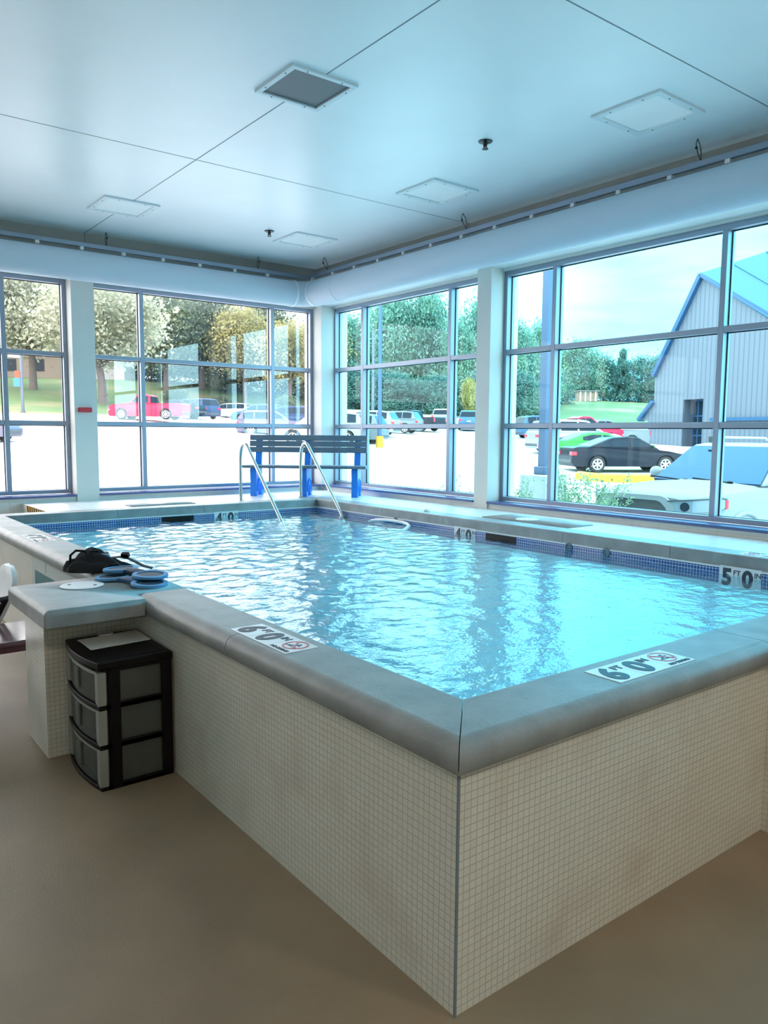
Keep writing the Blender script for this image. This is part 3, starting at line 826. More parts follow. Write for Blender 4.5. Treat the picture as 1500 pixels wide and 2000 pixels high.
# ------------------------------------------------------------------ outside: ground
CTRL = [(19.61,54.04,2.6),(24.34,60.5,2.94),(26.36,61.47,2.81),(38.85,79.62,3.24),(43.39,86.22,3.75),(25.16,45.99,1.52),(28.56,49.69,2.0),(33.13,62.58,2.6),
 (20.83,32.92,1.14),(24.85,34.88,1.15),(30.88,41.59,1.57),(36.1,46.41,1.75),(41.3,49.98,1.93),(50.53,56.77,2.39),(47.13,49.29,2.07),(44.79,38.47,1.44),(30.58,24.17,.8),
 (27.82,20.61,.43),(25.76,17.79,.25),(41.83,30.65,.93),(5.48,40.94,1.22),(25.28,33.29,1.09),(52.24,70.59,4.3),(13.47,65.07,3.16),(23.31,99.14,7.98),(42.04,93.57,7.2),
 (112.43,87.38,7.7),(94.07,63.65,4.41),(59.78,71.1,3.86),(32.72,95.68,7.94),(63.74,68.05,3.71),(24.88,104.24,8.44),(50.0,31.0,.9),(46,18,.9),
 (6,8,-.1),(6,2,-.1),(6,-4,-.1),(2,9.8,.0),(-5,9.8,.1),(8,12,-.05),(12,5,-.1),(9,4.4,-.1),(16,9,.0),(21,15.5,.1),(-10,40,1.4),(-20,70,3.6),(60,-10,.5),(40,-30,.2),(15,-25,-.1),(0,20,.35),(10,22,.45),(140,100,9),(60,130,11),(-40,120,9)]
_P = np.array(CTRL, float)
_A = np.sqrt(((_P[:, None, :2] - _P[None, :, :2])**2).sum(-1) + .6)
_n = len(_P); _B = np.zeros((_n+1, _n+1)); _B[:_n, :_n] = _A; _B[:_n, _n] = 1; _B[_n, :_n] = 1
_W = np.linalg.solve(_B + np.eye(_n+1)*1e-6, np.append(_P[:, 2], 0))
def ground(x, y):
    d = np.sqrt((_P[:, 0]-x)**2 + (_P[:, 1]-y)**2 + .6)
    return float(d @ _W[:_n] + _W[_n])

BND = [(-40, 60), (6.9, 67.6), (11.6, 64.0), (13.7, 63.6), (19.8, 62.7), (26.6, 71.4), (38.6, 86.1), (49.3, 90.5), (55.8, 85.5), (59.9, 77.3), (65.2, 66.9), (68.7, 64.2), (73.6, 60.4), (76.7, 51.8), (88.5, 49.0), (90, 0), (60, -60)]
def grid(ths, ss, name, m, label):
    bth = np.array([math.atan2(y+1.6, x+1.5) for x, y in BND]); br = np.array([math.hypot(x+1.5, y+1.6) for x, y in BND])
    o = np.argsort(bth); bth, br = bth[o], br[o]
    vs, fs = [], []
    for th in ths:
        r0 = float(np.interp(th, bth, br))
        for s in ss:
            x = -1.5 + r0*s*math.cos(th); y = -1.6 + r0*s*math.sin(th)
            vs.append((x, y, ground(x, y)))
    k = len(ss)
    for i in range(len(ths)-1):
        for j in range(k-1):
            q = (i*k+j, i*k+j+1, (i+1)*k+j+1, (i+1)*k+j)
            if all(vs[a][0] < XO+.02 and vs[a][1] < YO+.02 for a in q): continue
            if any(vs[a][0] < XO-.1 and vs[a][1] < YO-.1 for a in q):
                # pull the inner vertices to the outside of the walls
                if sum(1 for a in q if vs[a][0] < XO and vs[a][1] < YO) >= 3: continue
            fs.append(q)
    return struct(name, MB().add(vs, fs), m, label, smooth=180, recalc=False)
M['lot'] = tile_mat('concrete_lot', (.52, .49, .495), (.50, .475, .475), (.40, .38, .385), 4.6, 4.6, .035, rough=.75, bump=.1)
def lawn_mat():
    m, t, b = newmat('autumn_lawn'); nn = t.nodes.new; lk = t.links.new
    tcn = nn('ShaderNodeTexCoord'); n1 = nn('ShaderNodeTexNoise'); n1.inputs['Scale'].default_value = .12; n1.inputs['Detail'].default_value = 8
    lk(tcn.outputs['Object'], n1.inputs['Vector'])
    r = nn('ShaderNodeValToRGB'); lk(n1.outputs[0], r.inputs[0])
    r.color_ramp.elements[0].position = .35; r.color_ramp.elements[0].color = (.055, .115, .035, 1)
    r.color_ramp.elements[1].position = .70; r.color_ramp.elements[1].color = (.22, .165, .095, 1)
    e = r.color_ramp.elements.new(.52); e.color = (.085, .135, .05, 1)
    lk(r.outputs[0], b.inputs['Base Color']); b.inputs['Roughness'].default_value = .9
    return m
M['lawn'] = lawn_mat()
ths = [math.radians(a) for a in np.arange(-55, 150, 1.5)]
grid(ths, [.05, .07, .09, .11, .13, .15, .18, .22, .26, .3, .36, .42, .5, .58, .66, .75, .83, .91, 1.0], 'parking_lot', M['lot'], 'pale concrete parking lot outside the windows')
grid(ths, [1.0, 1.06, 1.14, 1.24, 1.36, 1.5, 1.7, 2.0, 2.5, 3.2], 'grass_hill', M['lawn'], 'grassy hill rising beyond the parking lot')
# strip of ground right along the outside of the walls
gs = MB()
gs.box(XO, 8.2, -5, YO, -.30, -.09); gs.box(X0, 8.2, YO, 11.2, -.30, .0)
struct('ground_strip', gs, M['lot'], 'concrete strip along the outside of the windows')

# ------------------------------------------------------------------ vehicles
def paint(name, c, metal=.0, rough=.28):
    return mat(name, c, rough=rough, metal=metal, coat=0, spec=.14)
M['cglass'] = mat('car_glass', (.012, .022, .035), rough=.08, spec=.12)
M['tyre'] = mat('tyre_rubber', (.018, .018, .02), rough=.8)
M['rim'] = mat('alloy_rim', (.60, .61, .62), rough=.3, metal=.5)
M['tail'] = mat('red_lamp', (.62, .015, .03), rough=.2)
M['headl'] = mat('clear_lamp', (.20, .25, .30), rough=.12, spec=.8)
M['trimblk'] = mat('grey_trim', (.05, .055, .06), rough=.6)
M['plate_w'] = mat('plate_white', (.75, .75, .72), rough=.5)

SPEC = {
 'sedan': dict(L=4.9, W=1.84, H=1.44, R=.33, wx=(1.46, -1.40), top=[(-2.45,.55),(-2.44,.78),(-2.36,.98),(-2.20,1.02),(-1.55,1.02),(.9,.94),(1.6,.86),(2.2,.74),(2.40,.62),(2.45,.45)],
               g=[(-1.78,1.0),(-.72,1.40),(-.1,1.44),(.35,1.41),(1.25,.90)], win=[(-1.22,-.88),(-.84,-.12),(-.02,.78)], zb=.98),
 'coupe': dict(L=5.0, W=1.92, H=1.45, R=.36, wx=(1.50, -1.45), top=[(-2.5,.55),(-2.48,.85),(-2.40,1.04),(-2.1,1.06),(-1.3,1.06),(.7,.98),(1.9,.93),(2.35,.86),(2.48,.68),(2.5,.45)],
               g=[(-1.85,1.04),(-.85,1.39),(-.2,1.45),(.15,1.42),(1.0,.96)], win=[(-1.05,-.15),(-.08,.62)], zb=1.02),
 'suv':   dict(L=4.7, W=1.88, H=1.72, R=.37, wx=(1.42, -1.35), top=[(-2.35,.5),(-2.33,.95),(-2.28,1.10),(-2.0,1.12),(1.0,1.08),(1.8,1.00),(2.2,.90),(2.33,.72),(2.35,.45)],
               g=[(-2.25,1.08),(-1.95,1.62),(-1.2,1.72),(.1,1.70),(.45,1.64),(1.30,1.05)], win=[(-1.85,-1.15),(-1.08,-.20),(-.10,.80)], zb=1.10),
 'van':   dict(L=5.1, W=1.98, H=1.76, R=.34, wx=(1.55, -1.48), top=[(-2.55,.5),(-2.54,.95),(-2.50,1.10),(-2.2,1.12),(1.4,1.06),(2.1,.92),(2.45,.80),(2.54,.62),(2.55,.42)],
               g=[(-2.48,1.08),(-2.18,1.66),(-1.4,1.76),(.2,1.74),(.75,1.66),(1.95,.98)], win=[(-2.05,-1.05),(-.97,.10),(.18,1.30)], zb=1.10),
 'truck': dict(L=5.5, W=2.0, H=1.82, R=.39, wx=(1.75, -1.55), top=[(-2.75,.62),(-2.75,1.10),(-2.70,1.17),(-2.6,1.17),(-.45,1.17),(1.0,1.16),(2.2,1.10),(2.66,1.02),(2.74,.80),(2.75,.50)],
               g=[(-.42,1.15),(-.32,1.72),(.0,1.82),(.45,1.82),(.62,1.76),(1.25,1.12)], win=[(-.24,.12),(.18,.90)], zb=1.17),
}
def car(kind, name, label, cat, col, loc, deg, group=None, wrap=None, scale=1.0, side_z=None):
    q = SPEC[kind]; Ln, W, H, R = q['L'], q['W'], q['H'], q['R']; hw = W/2
    o = thing(name, label, cat, (loc[0], loc[1], loc[2]), math.radians(deg), group)
    o.scale = (scale,)*3
    pm = col
    # lower body: side outline with wheel arches, bridged across
    wf, wr = q['wx']; ra = R + .06; zb0 = .24
    pts = [(-Ln/2+.04, .34), (-Ln/2+.10, zb0)]
    for wx in (wr, wf):
        a0 = math.asin(max(-1, min(1, (zb0 - R)/ra)))
        for i in range(11):
            a = PI - a0 + (2*a0 - PI)*i/10
            pts.append((wx + math.cos(a)*ra, R + math.sin(a)*ra))
    pts += [(Ln/2-.12, zb0), (Ln/2-.02, .34)]
    pts += list(reversed(q['top']))
    def half(x, z):
        t = max(0, abs(x) - .34*Ln)/(.16*Ln)
        y = hw*(1 - .11*t*t)
        if z > q['zb'] - .2: y *= 1 - .05*min(1, (z - q['zb'] + .2)/.2)
        if z < .4: y *= .975
        return y
    bm = bmesh.new()
    lv = [bm.verts.new((x, half(x, z), z)) for x, z in pts]; rv = [bm.verts.new((x, -half(x, z), z)) for x, z in pts]
    fl_ = bm.faces.new(lv); fr_ = bm.faces.new(list(reversed(rv)))
    k = len(pts)
    for i in range(k):
        j = (i+1) % k
        bm.faces.new((lv[i], rv[i], rv[j], lv[j]))
    bm.normal_update()
    bmesh.ops.triangulate(bm, faces=[fl_, fr_], ngon_method='EAR_CLIP')
    bmesh.ops.recalc_face_normals(bm, faces=bm.faces)
    bm.verts.index_update(); mb = MB(); mb.add([v.co.copy() for v in bm.verts], [[v.index for v in f.verts] for f in bm.faces]); bm.free()
    mb.build('body', pm, o, bevel=.035, segs=2)
    # cabin
    g = q['g']; zb = g[0][1]; zt = H
    def gy(z): return hw*(.93 - .20*max(0, min(1, (z - q['zb'])/(zt - q['zb']))))
    base = [(g[0][0], zb-.04), (g[-1][0], g[-1][1]-.04)]
    top = g[1:-1]
    ring = g
    lv = [(x, gy(z), z) for x, z in ring]; rvv = [(x, -gy(z), z) for x, z in ring]
    cb = MB(); n = len(ring)
    cb.add(lv + rvv, [tuple(range(n)), tuple(reversed(range(n, 2*n)))] + [(i, n+i, n+i+1, i+1) for i in range(n-1)] + [(n-1, 2*n-1, n, 0)])
    cb.build('cabin', pm, o, bevel=.05, segs=3)
    # glass
    def roof_z(x):
        for (xa, za), (xb, zb_) in zip(g[:-1], g[1:]):
            if xa <= x <= xb: return za + (zb_-za)*(x-xa)/(xb-xa)
        return zb
    z0 = q['zb'] + .045
    for s in (1, -1):
        for xa, xb in q['win']:
            za = min(roof_z(xa) - .085, H-.12); zb2 = min(roof_z(xb) - .085, H-.12)
            mid = (xa+xb)/2; zm = min(roof_z(mid) - .085, H-.12)
            poly = [(xa, z0), (xb, z0), (xb, max(z0+.01, zb2)), (mid, max(z0+.02, zm)), (xa, max(z0+.01, za))]
            vs = [(x, s*(gy(z)+.006), z) for x, z in poly] + [(x, s*(gy(z)-.01), z) for x, z in poly]
            MB().add(vs, [tuple(range(5)), tuple(reversed(range(5, 10)))] + [(i, 5+i, 5+(i+1) % 5, (i+1) % 5) for i in range(5)]).build('window', M['cglass'], o)
    def shield(a, b, nm, out):
        (xa, za), (xb, zb_) = a, b
        d = Vector((zb_-za, 0, xa-xb)).normalized()*out
        P = []
        for t, wk in ((.10, .90), (.92, .88)):
            x, z = xa+(xb-xa)*t, za+(zb_-za)*t
            P.append((x, gy(z)*wk, z))
        (x1, y1, zz1), (x2, y2, zz2) = P
        vs = [(x1, -y1, zz1), (x1, y1, zz1), (x2, y2, zz2), (x2, -y2, zz2)]
        vs = [tuple(Vector(v)+d*.007) for v in vs] + [tuple(Vector(v)-d*.012) for v in vs]
        MB().add(vs, [(0,1,2,3), (7,6,5,4), (0,4,5,1), (1,5,6,2), (2,6,7,3), (3,7,4,0)]).build(nm, M['cglass'], o)
    shield(g[-1], g[-2], 'windshield', -1)
    shield(g[0], g[1], 'rear_window', 1)
    # wheels
    for wx in (wf, wr):
        for s in (1, -1):
            Mx = T(wx, s*(hw-.13), R) @ RX(-s*PI/2)
            tw = MB().lathe([(R*.62, -.10), (R*.93, -.11), (R, -.07), (R, .07), (R*.93, .11), (R*.62, .10)], 26, Mx, close=True).build('wheel', M['tyre'], o, smooth=40)
            rm = MB(); rm.lathe([(R*.66, .02), (R*.66, .105), (R*.56, .105), (R*.54, .03)], 26, Mx, close=True)
            rm.lathe([(.001, .07), (R*.17, .07), (R*.15, .09), (.001, .09)], 14, Mx)
            for i in range(6):
                rm.box(-R*.08, R*.08, R*.10, R*.58, .055, .085, Mx @ RZ(2*PI*i/6))
            rm.build('rim', M['rim'], tw)
            MB().lathe([(.001, -.02), (R*.6, -.02), (R*.6, .02), (.001, .02)], 20, Mx).build('brake_disc', M['trimblk'], tw)
    # lamps, mirrors, bumper trims
    tz = q['zb'] - .24; xr = -Ln/2; xf = Ln/2
    for s in (1, -1):
        yt = half(xr, tz)
        if kind == 'truck':
            MB().box(xr-.012, xr+.05, s*yt-.14 if s > 0 else s*yt-.012, s*yt+.012 if s > 0 else s*yt+.14, .78, 1.10).build('taillight', M['tail'], o, bevel=.01)
        else:
            MB().box(xr+.005-.02, xr+.20, s*yt-.26 if s > 0 else s*yt-.018, s*yt+.018 if s > 0 else s*yt+.26, tz-.06, tz+.09).build('taillight', M['tail'], o, bevel=.015)
        yh = half(xf, .7)
        MB().box(xf-.28, xf+.0, s*yh-.34 if s > 0 else s*yh-.012, s*yh+.012 if s > 0 else s*yh+.34, .64, .77).build('headlight', M['headl'], o, bevel=.03)
        MB().ball((g[-1][0]-.42, s*(hw+.06), q['zb']+.06), .06, .10, .075, 10, 6).build('mirror', pm, o, smooth=80)
    MB().box(xr-.02, xr+.06, -hw*.80, hw*.80, .36, .50).build('rear_bumper', M['trimblk'], o, bevel=.03)
    MB().box(xf-.07, xf+.012, -hw*.62, hw*.62, .36, .56).build('grille', M['trimblk'], o, bevel=.02)
    return o

P_red = paint('red_car_paint', (.60, .02, .06)); P_white = paint('white_car_paint', (.27, .285, .30)); P_black = paint('black_car_paint', (.010, .013, .022))
P_navy = paint('navy_car_paint', (.035, .06, .13), .3); P_gray = paint('grey_violet_car_paint', (.12, .12, .17), .4); P_silver = paint('silver_car_paint', (.15, .17, .185), .2)
P_green = paint('bright_green_car_paint', (.05, .68, .06)); P_slate = paint('slate_blue_car_paint', (.06, .13, .22), .3); P_lilac = paint('pale_lilac_car_paint', (.34, .31, .38), .4); P_maroon = paint('maroon_car_paint', (.26, .03, .05))
GL = 'parked vehicles beyond the left windows'; GR = 'parked vehicles beyond the right windows'
VE = [
 ('truck','pickup_truck','red pickup truck facing left beyond the left windows','truck',P_red,(19.61,54.04,2.6),128.4+9,GL),
 ('sedan','car','dark sedan mostly hidden behind the red pickup truck','car',P_black,(24.34,60.5,2.94),125.7,GL),
 ('van','van','dark blue minivan seen from behind, right of the red pickup','van',P_navy,(26.36,61.47,2.81),100.5,GL),
 ('van','van','white minivan farther back, right of the dark blue minivan','van',P_white,(38.85,79.62,3.24),125.7,GL),
 ('sedan','car','red car showing above and behind the white minivan','car',P_red,(43.39,86.22,3.75),139.6,GL),
 ('suv','car','grey-violet crossover facing right above the left handrail','car',P_gray,(25.16,45.99,1.52),-31.8,GL),
 ('suv','car','navy off-road car behind the grey-violet crossover','car',P_navy,(28.56,49.69,2.0),136.7,GL),
 ('suv','car','dark slate car roof left of and behind the navy off-road car','car',P_slate,(33.13,62.58,2.6),131.1,GL),
 ('suv','car','white off-road car passing behind the corner pier','car',P_white,(20.83,32.92,1.14),142.4,GR),
 ('suv','car','silver off-road car behind the yellow lamp post base','car',P_silver,(24.15,35.42,1.15),123.2,GR),
 ('suv','car','white car second behind the silver off-road car','car',P_white,(30.3,42.0,1.57),123.2,GR),
 ('suv','car','pale silver crossover with red lamps next to the black pickup','car',P_silver,(36.1,46.41,1.75),123.2,GR),
 ('truck','pickup_truck','black pickup truck seen from behind at the end of the row','truck',P_black,(41.3,49.98,1.93),103.8,GR),
 ('truck','pickup_truck','white pickup truck parked alone beyond the lot, seen from behind','truck',P_white,(50.53,56.77,2.39),46.7,GR),
 ('suv','car','slate off-road car with a white plate left of the right column','car',P_slate,(47.13,49.29,2.07),46.7,GR),
 ('suv','car','blue-black off-road car farthest back behind the square lamp pole','car',P_slate,(44.79,38.47,1.44),-18.3,GR),
 ('truck','pickup_truck','red pickup truck between the blue-black and lilac cars','truck',P_red,(37.5,29.5,1.05),-24,GR),
 ('suv','car','pale lilac off-road car behind the green coupe','car',P_lilac,(30.58,24.17,.8),-26.2,GR),
 ('coupe','car','bright green coupe behind the black sedan','car',P_green,(27.82,20.61,.43),-29,GR),
 ('sedan','car','black sedan facing right beside the yellow curb','car',P_black,(25.76,17.79,.25),-30.7,GR),
 ('truck','pickup_truck','silver pickup truck with its tailgate right, behind the black sedan','truck',P_silver,(41.83,30.65,.93),139.6,GR),
 ('suv','car','dark car cut by the left edge of the left window','car',P_gray,(5.48,40.94,1.22),-37.6,GL),
]
for v in VE:
    o = car(*v)
    if 'white plate' in v[2]:
        MB().box(-2.385, -2.36, -.16, .16, .70, .80).build('license_plate', M['plate_w'], o)

# the white off-road car close to the window
def offroader():
    o = thing('car', 'large white off-road car with roof rack facing the right window', 'car', (9.95, 4.42, -.1), math.radians(180-3), GR)
    hw = .95; Ln = 4.8; xf = 2.4
    # lofted lower body; x forward
    ST = [(2.40,.72,1.06,.45),(2.34,.80,1.11,.40),(2.15,.895,1.14,.36),(1.70,.945,1.16,.34),(1.15,.95,1.185,.34),(.88,.95,1.20,.34),(.3,.95,1.20,.34),(-1.2,.95,1.20,.34),(-2.1,.94,1.18,.36),(-2.36,.90,1.12,.42),(-2.40,.84,1.0,.50)]
    rings = []
    for x, y, zt, zl in ST:
        r = [(-y*.93, zl), (-y, zl+.12), (-y*1.01, .72), (-y*.985, zt-.14), (-y*.94, zt-.045), (-y*.82, zt-.008), (-y*.42, zt+.022), (0, zt+.026)]
        r = r + [(-a, b) for a, b in reversed(r[:-1])]
        rings.append([(x, a, b) for a, b in r])
    MB().loft(rings).build('body', P_white, o, smooth=38)
    # cabin
    G = [(-2.30,1.16),(-2.05,1.62),(-1.4,1.755),(-.2,1.765),(.16,1.735),(.98,1.175)]
    def gy(z): return .90 - .19*max(0, min(1, (z-1.17)/.58))
    n = len(G)
    lv = [(x, gy(z), z) for x, z in G]; rv = [(x, -gy(z), z) for x, z in G]
    MB().add(lv+rv, [tuple(range(n)), tuple(reversed(range(n, 2*n)))] + [(i, n+i, n+i+1, i+1) for i in range(n-1)] + [(n-1, 2*n-1, n, 0)]).build('cabin', P_white, o, bevel=.07, segs=4)
    def shield(a, b, nm):
        (xa, za), (xb, zb) = a, b; d = Vector((zb-za, 0, xa-xb)).normalized()*-1
        P = [(.045, .955), (.05, .97), (.90, .965), (.94, .93)]
        vs = []
        for s in (-1, 1):
            for t, k in (P if s < 0 else list(reversed(P))):
                x, z = xa+(xb-xa)*t, za+(zb-za)*t
                vs.append((x, s*gy(z)*k*.985, z))
        f = [tuple(Vector(v)+d*.010) for v in vs]; g_ = [tuple(Vector(v)-d*.015) for v in vs]
        MB().add(f+g_, [tuple(range(8)), tuple(reversed(range(8, 16)))] + [(i, 8+i, 8+(i+1) % 8, (i+1) % 8) for i in range(8)]).build(nm, M['wsglass'], o)
        fr = MB(); pts = [Vector(v)+d*.010 for v in vs]; fr.tube(pts+[pts[0]], .010, 6); fr.build('windshield_seal', M['trimblk'], o)
    shield(G[5], G[4], 'windshield')
    for s in (1, -1):
        for xa, xb in ((-1.95,-1.30),(-1.18,-.36),(-.26,.62)):
            def rz_(x): return min(1.64, 1.175 + (.98-x)*(1.735-1.175)/(.98-.16) - .09) if x > .16 else (1.60 if x > -1.9 else 1.50)
            poly = [(xa,1.235),(xb,1.235),(xb,max(1.25,rz_(xb))),((xa+xb)/2, rz_((xa+xb)/2)),(xa,rz_(xa))]
            vs = [(x, s*(gy(z)+.006), z) for x, z in poly] + [(x, s*(gy(z)-.01), z) for x, z in poly]
            MB().add(vs, [tuple(range(5)), tuple(reversed(range(5, 10)))] + [(i, 5+i, 5+(i+1) % 5, (i+1) % 5) for i in range(5)]).build('window', M['wsglass'], o)
        # headlight: swept wedge
        HL = [(2.435, .46, 1.015, .89), (2.425, .62, 1.03, .885), (2.36, .78, 1.045, .89), (2.18, .905, 1.06, .905), (1.98, .955, 1.065, .93), (1.90, .962, 1.05, .96)]
        vs = []
        for x, y, za, zb_ in HL: vs += [(x, s*y, za), (x, s*y, zb_), (x-.10, s*(y-.08), zb_), (x-.10, s*(y-.08), za)]
        h = MB().loft([vs[i*4:i*4+4] for i in range(len(HL))]).build('headlight', M['headl'], o, smooth=30)
        br_ = MB(); br_.tube([(x+.004, s*(y+.004), za+.008) for x, y, za, zb_ in HL], .010, 6); br_.build('headlight_brow', M['trimblk'], h, smooth=60)
        MB().lathe([(.001, 0), (.06, 0), (.055, .02), (.001, .02)], 18, T(2.395, s*.69, .96) @ RZ(s*.45) @ RY(PI/2)).build('lamp_lens', M['cglass'], h)
        MB().box(1.86, 1.93, s*.958-.010, s*.958+.010, .93, 1.05).build('side_marker', M['tail'], h, bevel=.01)
        # mirrors
        mr_ = MB().ball((.62, s*1.05, 1.30), .07, .115, .085, 14, 10).build('mirror', P_white, o, smooth=80)
        MB().box(.585, .655, s*.93-.06, s*.93+.06, 1.235, 1.29).build('mirror_arm', M['trimblk'], mr_, bevel=.01)
        MB().box(.56, .66, s*1.05-.095, s*1.05+.095, 1.205, 1.25).build('mirror_base', M['trimblk'], mr_, bevel=.02)
        # roof rack
        rk = MB(); y = s*.60; rk.tube([(-1.75, y, 1.80), (-1.70, y, 1.835), (-.25, y, 1.845), (-.16, y, 1.80)], .018, 8)
        rk.build('roof_rail', M['rim'], o, smooth=60)
        MB().box(-.27, -.09, y-.035, y+.035, 1.765, 1.865).build('rail_foot', M['trimblk'], o, bevel=.015)
    M_ = T(0, 0, 0)
    # hood scoop with a dark slot
    sc = MB(); sc.loft([[(1.62,-.30,1.14),(1.62,.30,1.14),(1.62,.27,1.195),(1.62,-.27,1.195)],[(1.0,-.36,1.18),(1.0,.36,1.18),(1.0,.32,1.235),(1.0,-.32,1.235)]])
    sc.build('hood_scoop', P_white, o, bevel=.02, segs=3)
    MB().box(1.612, 1.628, -.235, .235, 1.158, 1.185).build('scoop_slot', M['black'], o)
    # grille with its white surround, bumper
    def gp(k, x):
        return [(x, -.44*k, 1.06), (x, -.54*k, .97), (x, -.60*k, .74), (x, .60*k, .74), (x, .54*k, .97), (x, .44*k, 1.06), (x, .36*k, 1.085), (x, -.36*k, 1.085)]
    a = gp(1, 2.44); bq = [(2.45, y*.82, .78+(z-.78)*.78) for _, y, z in a]
    su = MB(); m = len(a)
    vs = a + bq + [(2.30, y, z) for _, y, z in a] + [(2.34, y, z) for _, y, z in bq]
    fs = []
    for i in range(m):
        j = (i+1) % m
        fs += [(i, j, m+j, m+i), (i, 2*m+i, 2*m+j, j), (m+i, m+j, 3*m+j, 3*m+i)]
    su.add(vs, fs); su.build('grille_surround', P_white, o, bevel=.012)
    MB().add([(2.425, y, z) for _, y, z in bq] + [(2.36, y, z) for _, y, z in bq], [tuple(range(m)), tuple(reversed(range(m, 2*m)))] + [(i, m+i, m+(i+1) % m, (i+1) % m) for i in range(m)]).build('grille', M['trimblk'], o)
    MB().box(2.30, 2.50, -.80, .80, .42, .68).build('front_bumper', P_white, o, bevel=.05, segs=3)
    # wipers
    for y, a in ((.45, -.06), (-.25, .05)):
        wp_ = MB(); wp_.tube([(1.03, y, 1.215), (.985, y-.35, 1.235), (.96, y-.62, 1.25)], .012, 6); wp_.ball((1.03, y, 1.22), .04, .06, .025, 8, 6)
        wp_.build('wiper', M['black'], o, smooth=60)
    R = .39
    for wx in (1.45, -1.35):
        for s in (1, -1):
            Mx = T(wx, s*.86, R) @ RX(-s*PI/2)
            t = MB().lathe([(R*.62,-.11),(R*.93,-.12),(R,-.08),(R,.08),(R*.93,.12),(R*.62,.11)], 28, Mx, close=True).build('wheel', M['tyre'], o, smooth=40)
            rm = MB(); rm.lathe([(R*.66,.02),(R*.66,.11),(R*.56,.11),(R*.54,.03)], 26, Mx, close=True)
            for i in range(6): rm.box(-R*.08, R*.08, R*.1, R*.58, .06, .09, Mx @ RZ(2*PI*i/6))
            rm.build('rim', M['rim'], t)
            ar = MB(); ar.tube([(wx + math.cos(b)*.47, s*.955, R+math.sin(b)*.47) for b in [PI*k/14 for k in range(15)]], .035, 8)
            ar.build('fender_flare', M['trimblk'] if False else P_white, o, smooth=60)
    MB().box(.30, .34, -.35, -.20, 1.60, 1.66).build('rear_view_mirror', M['black'], o, bevel=.01)
    return o
M['wsglass'] = mat('windshield_glass', (.02, .09, .20), rough=.12, spec=.12)
offroader()

# ------------------------------------------------------------------ posts, curb, building, sheds
M['poledk'] = mat('dark_blue_pole', (.05, .09, .17), rough=.5)
M['concrete'] = mat('pale_concrete', (.38, .40, .42), rough=.8, var=.08, vscale=4)
M['galv'] = mat('galvanised', (.10, .12, .16), rough=.45, metal=.3)
lp = thing('lamp_post', 'square dark lamp post on a white concrete base outside the right window', 'lamp post', (8.52, 7.07, -.1))
MB().box(-.28, .28, -.28, .28, 0, 1.20).build('concrete_base', M['concrete'], lp, bevel=.02)
MB().box(-.29, -.275, -.17, .16, .60, .79).build('access_cover', M['concrete'], lp)
MB().box(-.12, .12, -.12, .12, 1.20, 1.34).build('base_cover', M['poledk'], lp, bevel=.02)
MB().box(-.068, .068, -.068, .068, 1.34, 6.5).build('pole', M['poledk'], lp)
p2 = thing('lamp_post', 'slim grey lamp post on a yellow round base in the parking lot', 'lamp post', (23.30, 31.10, ground(23.30, 31.10)-.02))
MB().cyl((0,0,0), (0,0,.60), .205, n=24).build('yellow_base', M['yellow'], p2, smooth=40)
MB().cyl((0,0,.6), (0,0,9.2), .11, .085, n=12).build('pole', M['poledk'], p2, smooth=40)
p3 = thing('utility_pole', 'thin distant pole with a short arm in front of the trees', 'pole', (52.24, 70.59, ground(52.24, 70.59)-.05))
MB().cyl((0,0,0), (0,0,9.0), .20, .14, n=10).build('pole', M['galv'], p3, smooth=40)
MB().tube([(0,0,8.9), (.5,-.35,9.2), (1.1,-.75,9.25)], .08, 6).build('arm', M['galv'], p3)
p4 = thing('lamp_post', 'grey lamp post carrying a small orange and blue banner by the lawn', 'lamp post', (13.47, 65.07, ground(13.47, 65.07)-.02))
MB().cyl((0,0,0), (0,0,4.7), .13, .09, n=10).build('pole', M['galv'], p4, smooth=40)
MB().cyl((0,0,0), (0,0,.12), .22, n=12).build('foot', M['galv'], p4)
MB().box(-.95, .05, -.03, .03, 4.30, 4.55).build('lamp_head', M['concrete'], p4, bevel=.05)
MB().box(-.50, -.06, -.012, .012, 2.75, 3.30).build('banner_orange', mat('banner_orange', (.34, .07, .03), rough=.7), p4)
MB().box(-.62, -.06, -.012, .012, 2.05, 2.75).build('banner_blue', mat('banner_blue', (.05, .18, .24), rough=.7), p4)
cb = MB(); cp = [(21.25, 16.35), (21.15, 15.95), (21.35, 15.45), (21.8, 14.9), (22.6, 14.1), (23.4, 13.4)]
sec = [(-.22, 0), (.22, 0), (.20, .26), (.10, .32), (-.10, .32), (-.20, .26)]
rings = []
for i, (x, y) in enumerate(cp):
    a = cp[max(i-1, 0)]; b = cp[min(i+1, len(cp)-1)]; d = Vector((b[0]-a[0], b[1]-a[1], 0)).normalized(); nrm = Vector((-d.y, d.x, 0))
    z = ground(x, y)
    rings.append([(x+nrm.x*u, y+nrm.y*u, z-.02+v) for u, v in sec])
cb.loft(rings)
tag(cb.build('curb', M['yellow'], smooth=40), 'yellow painted curved curb in front of the black sedan', 'curb')

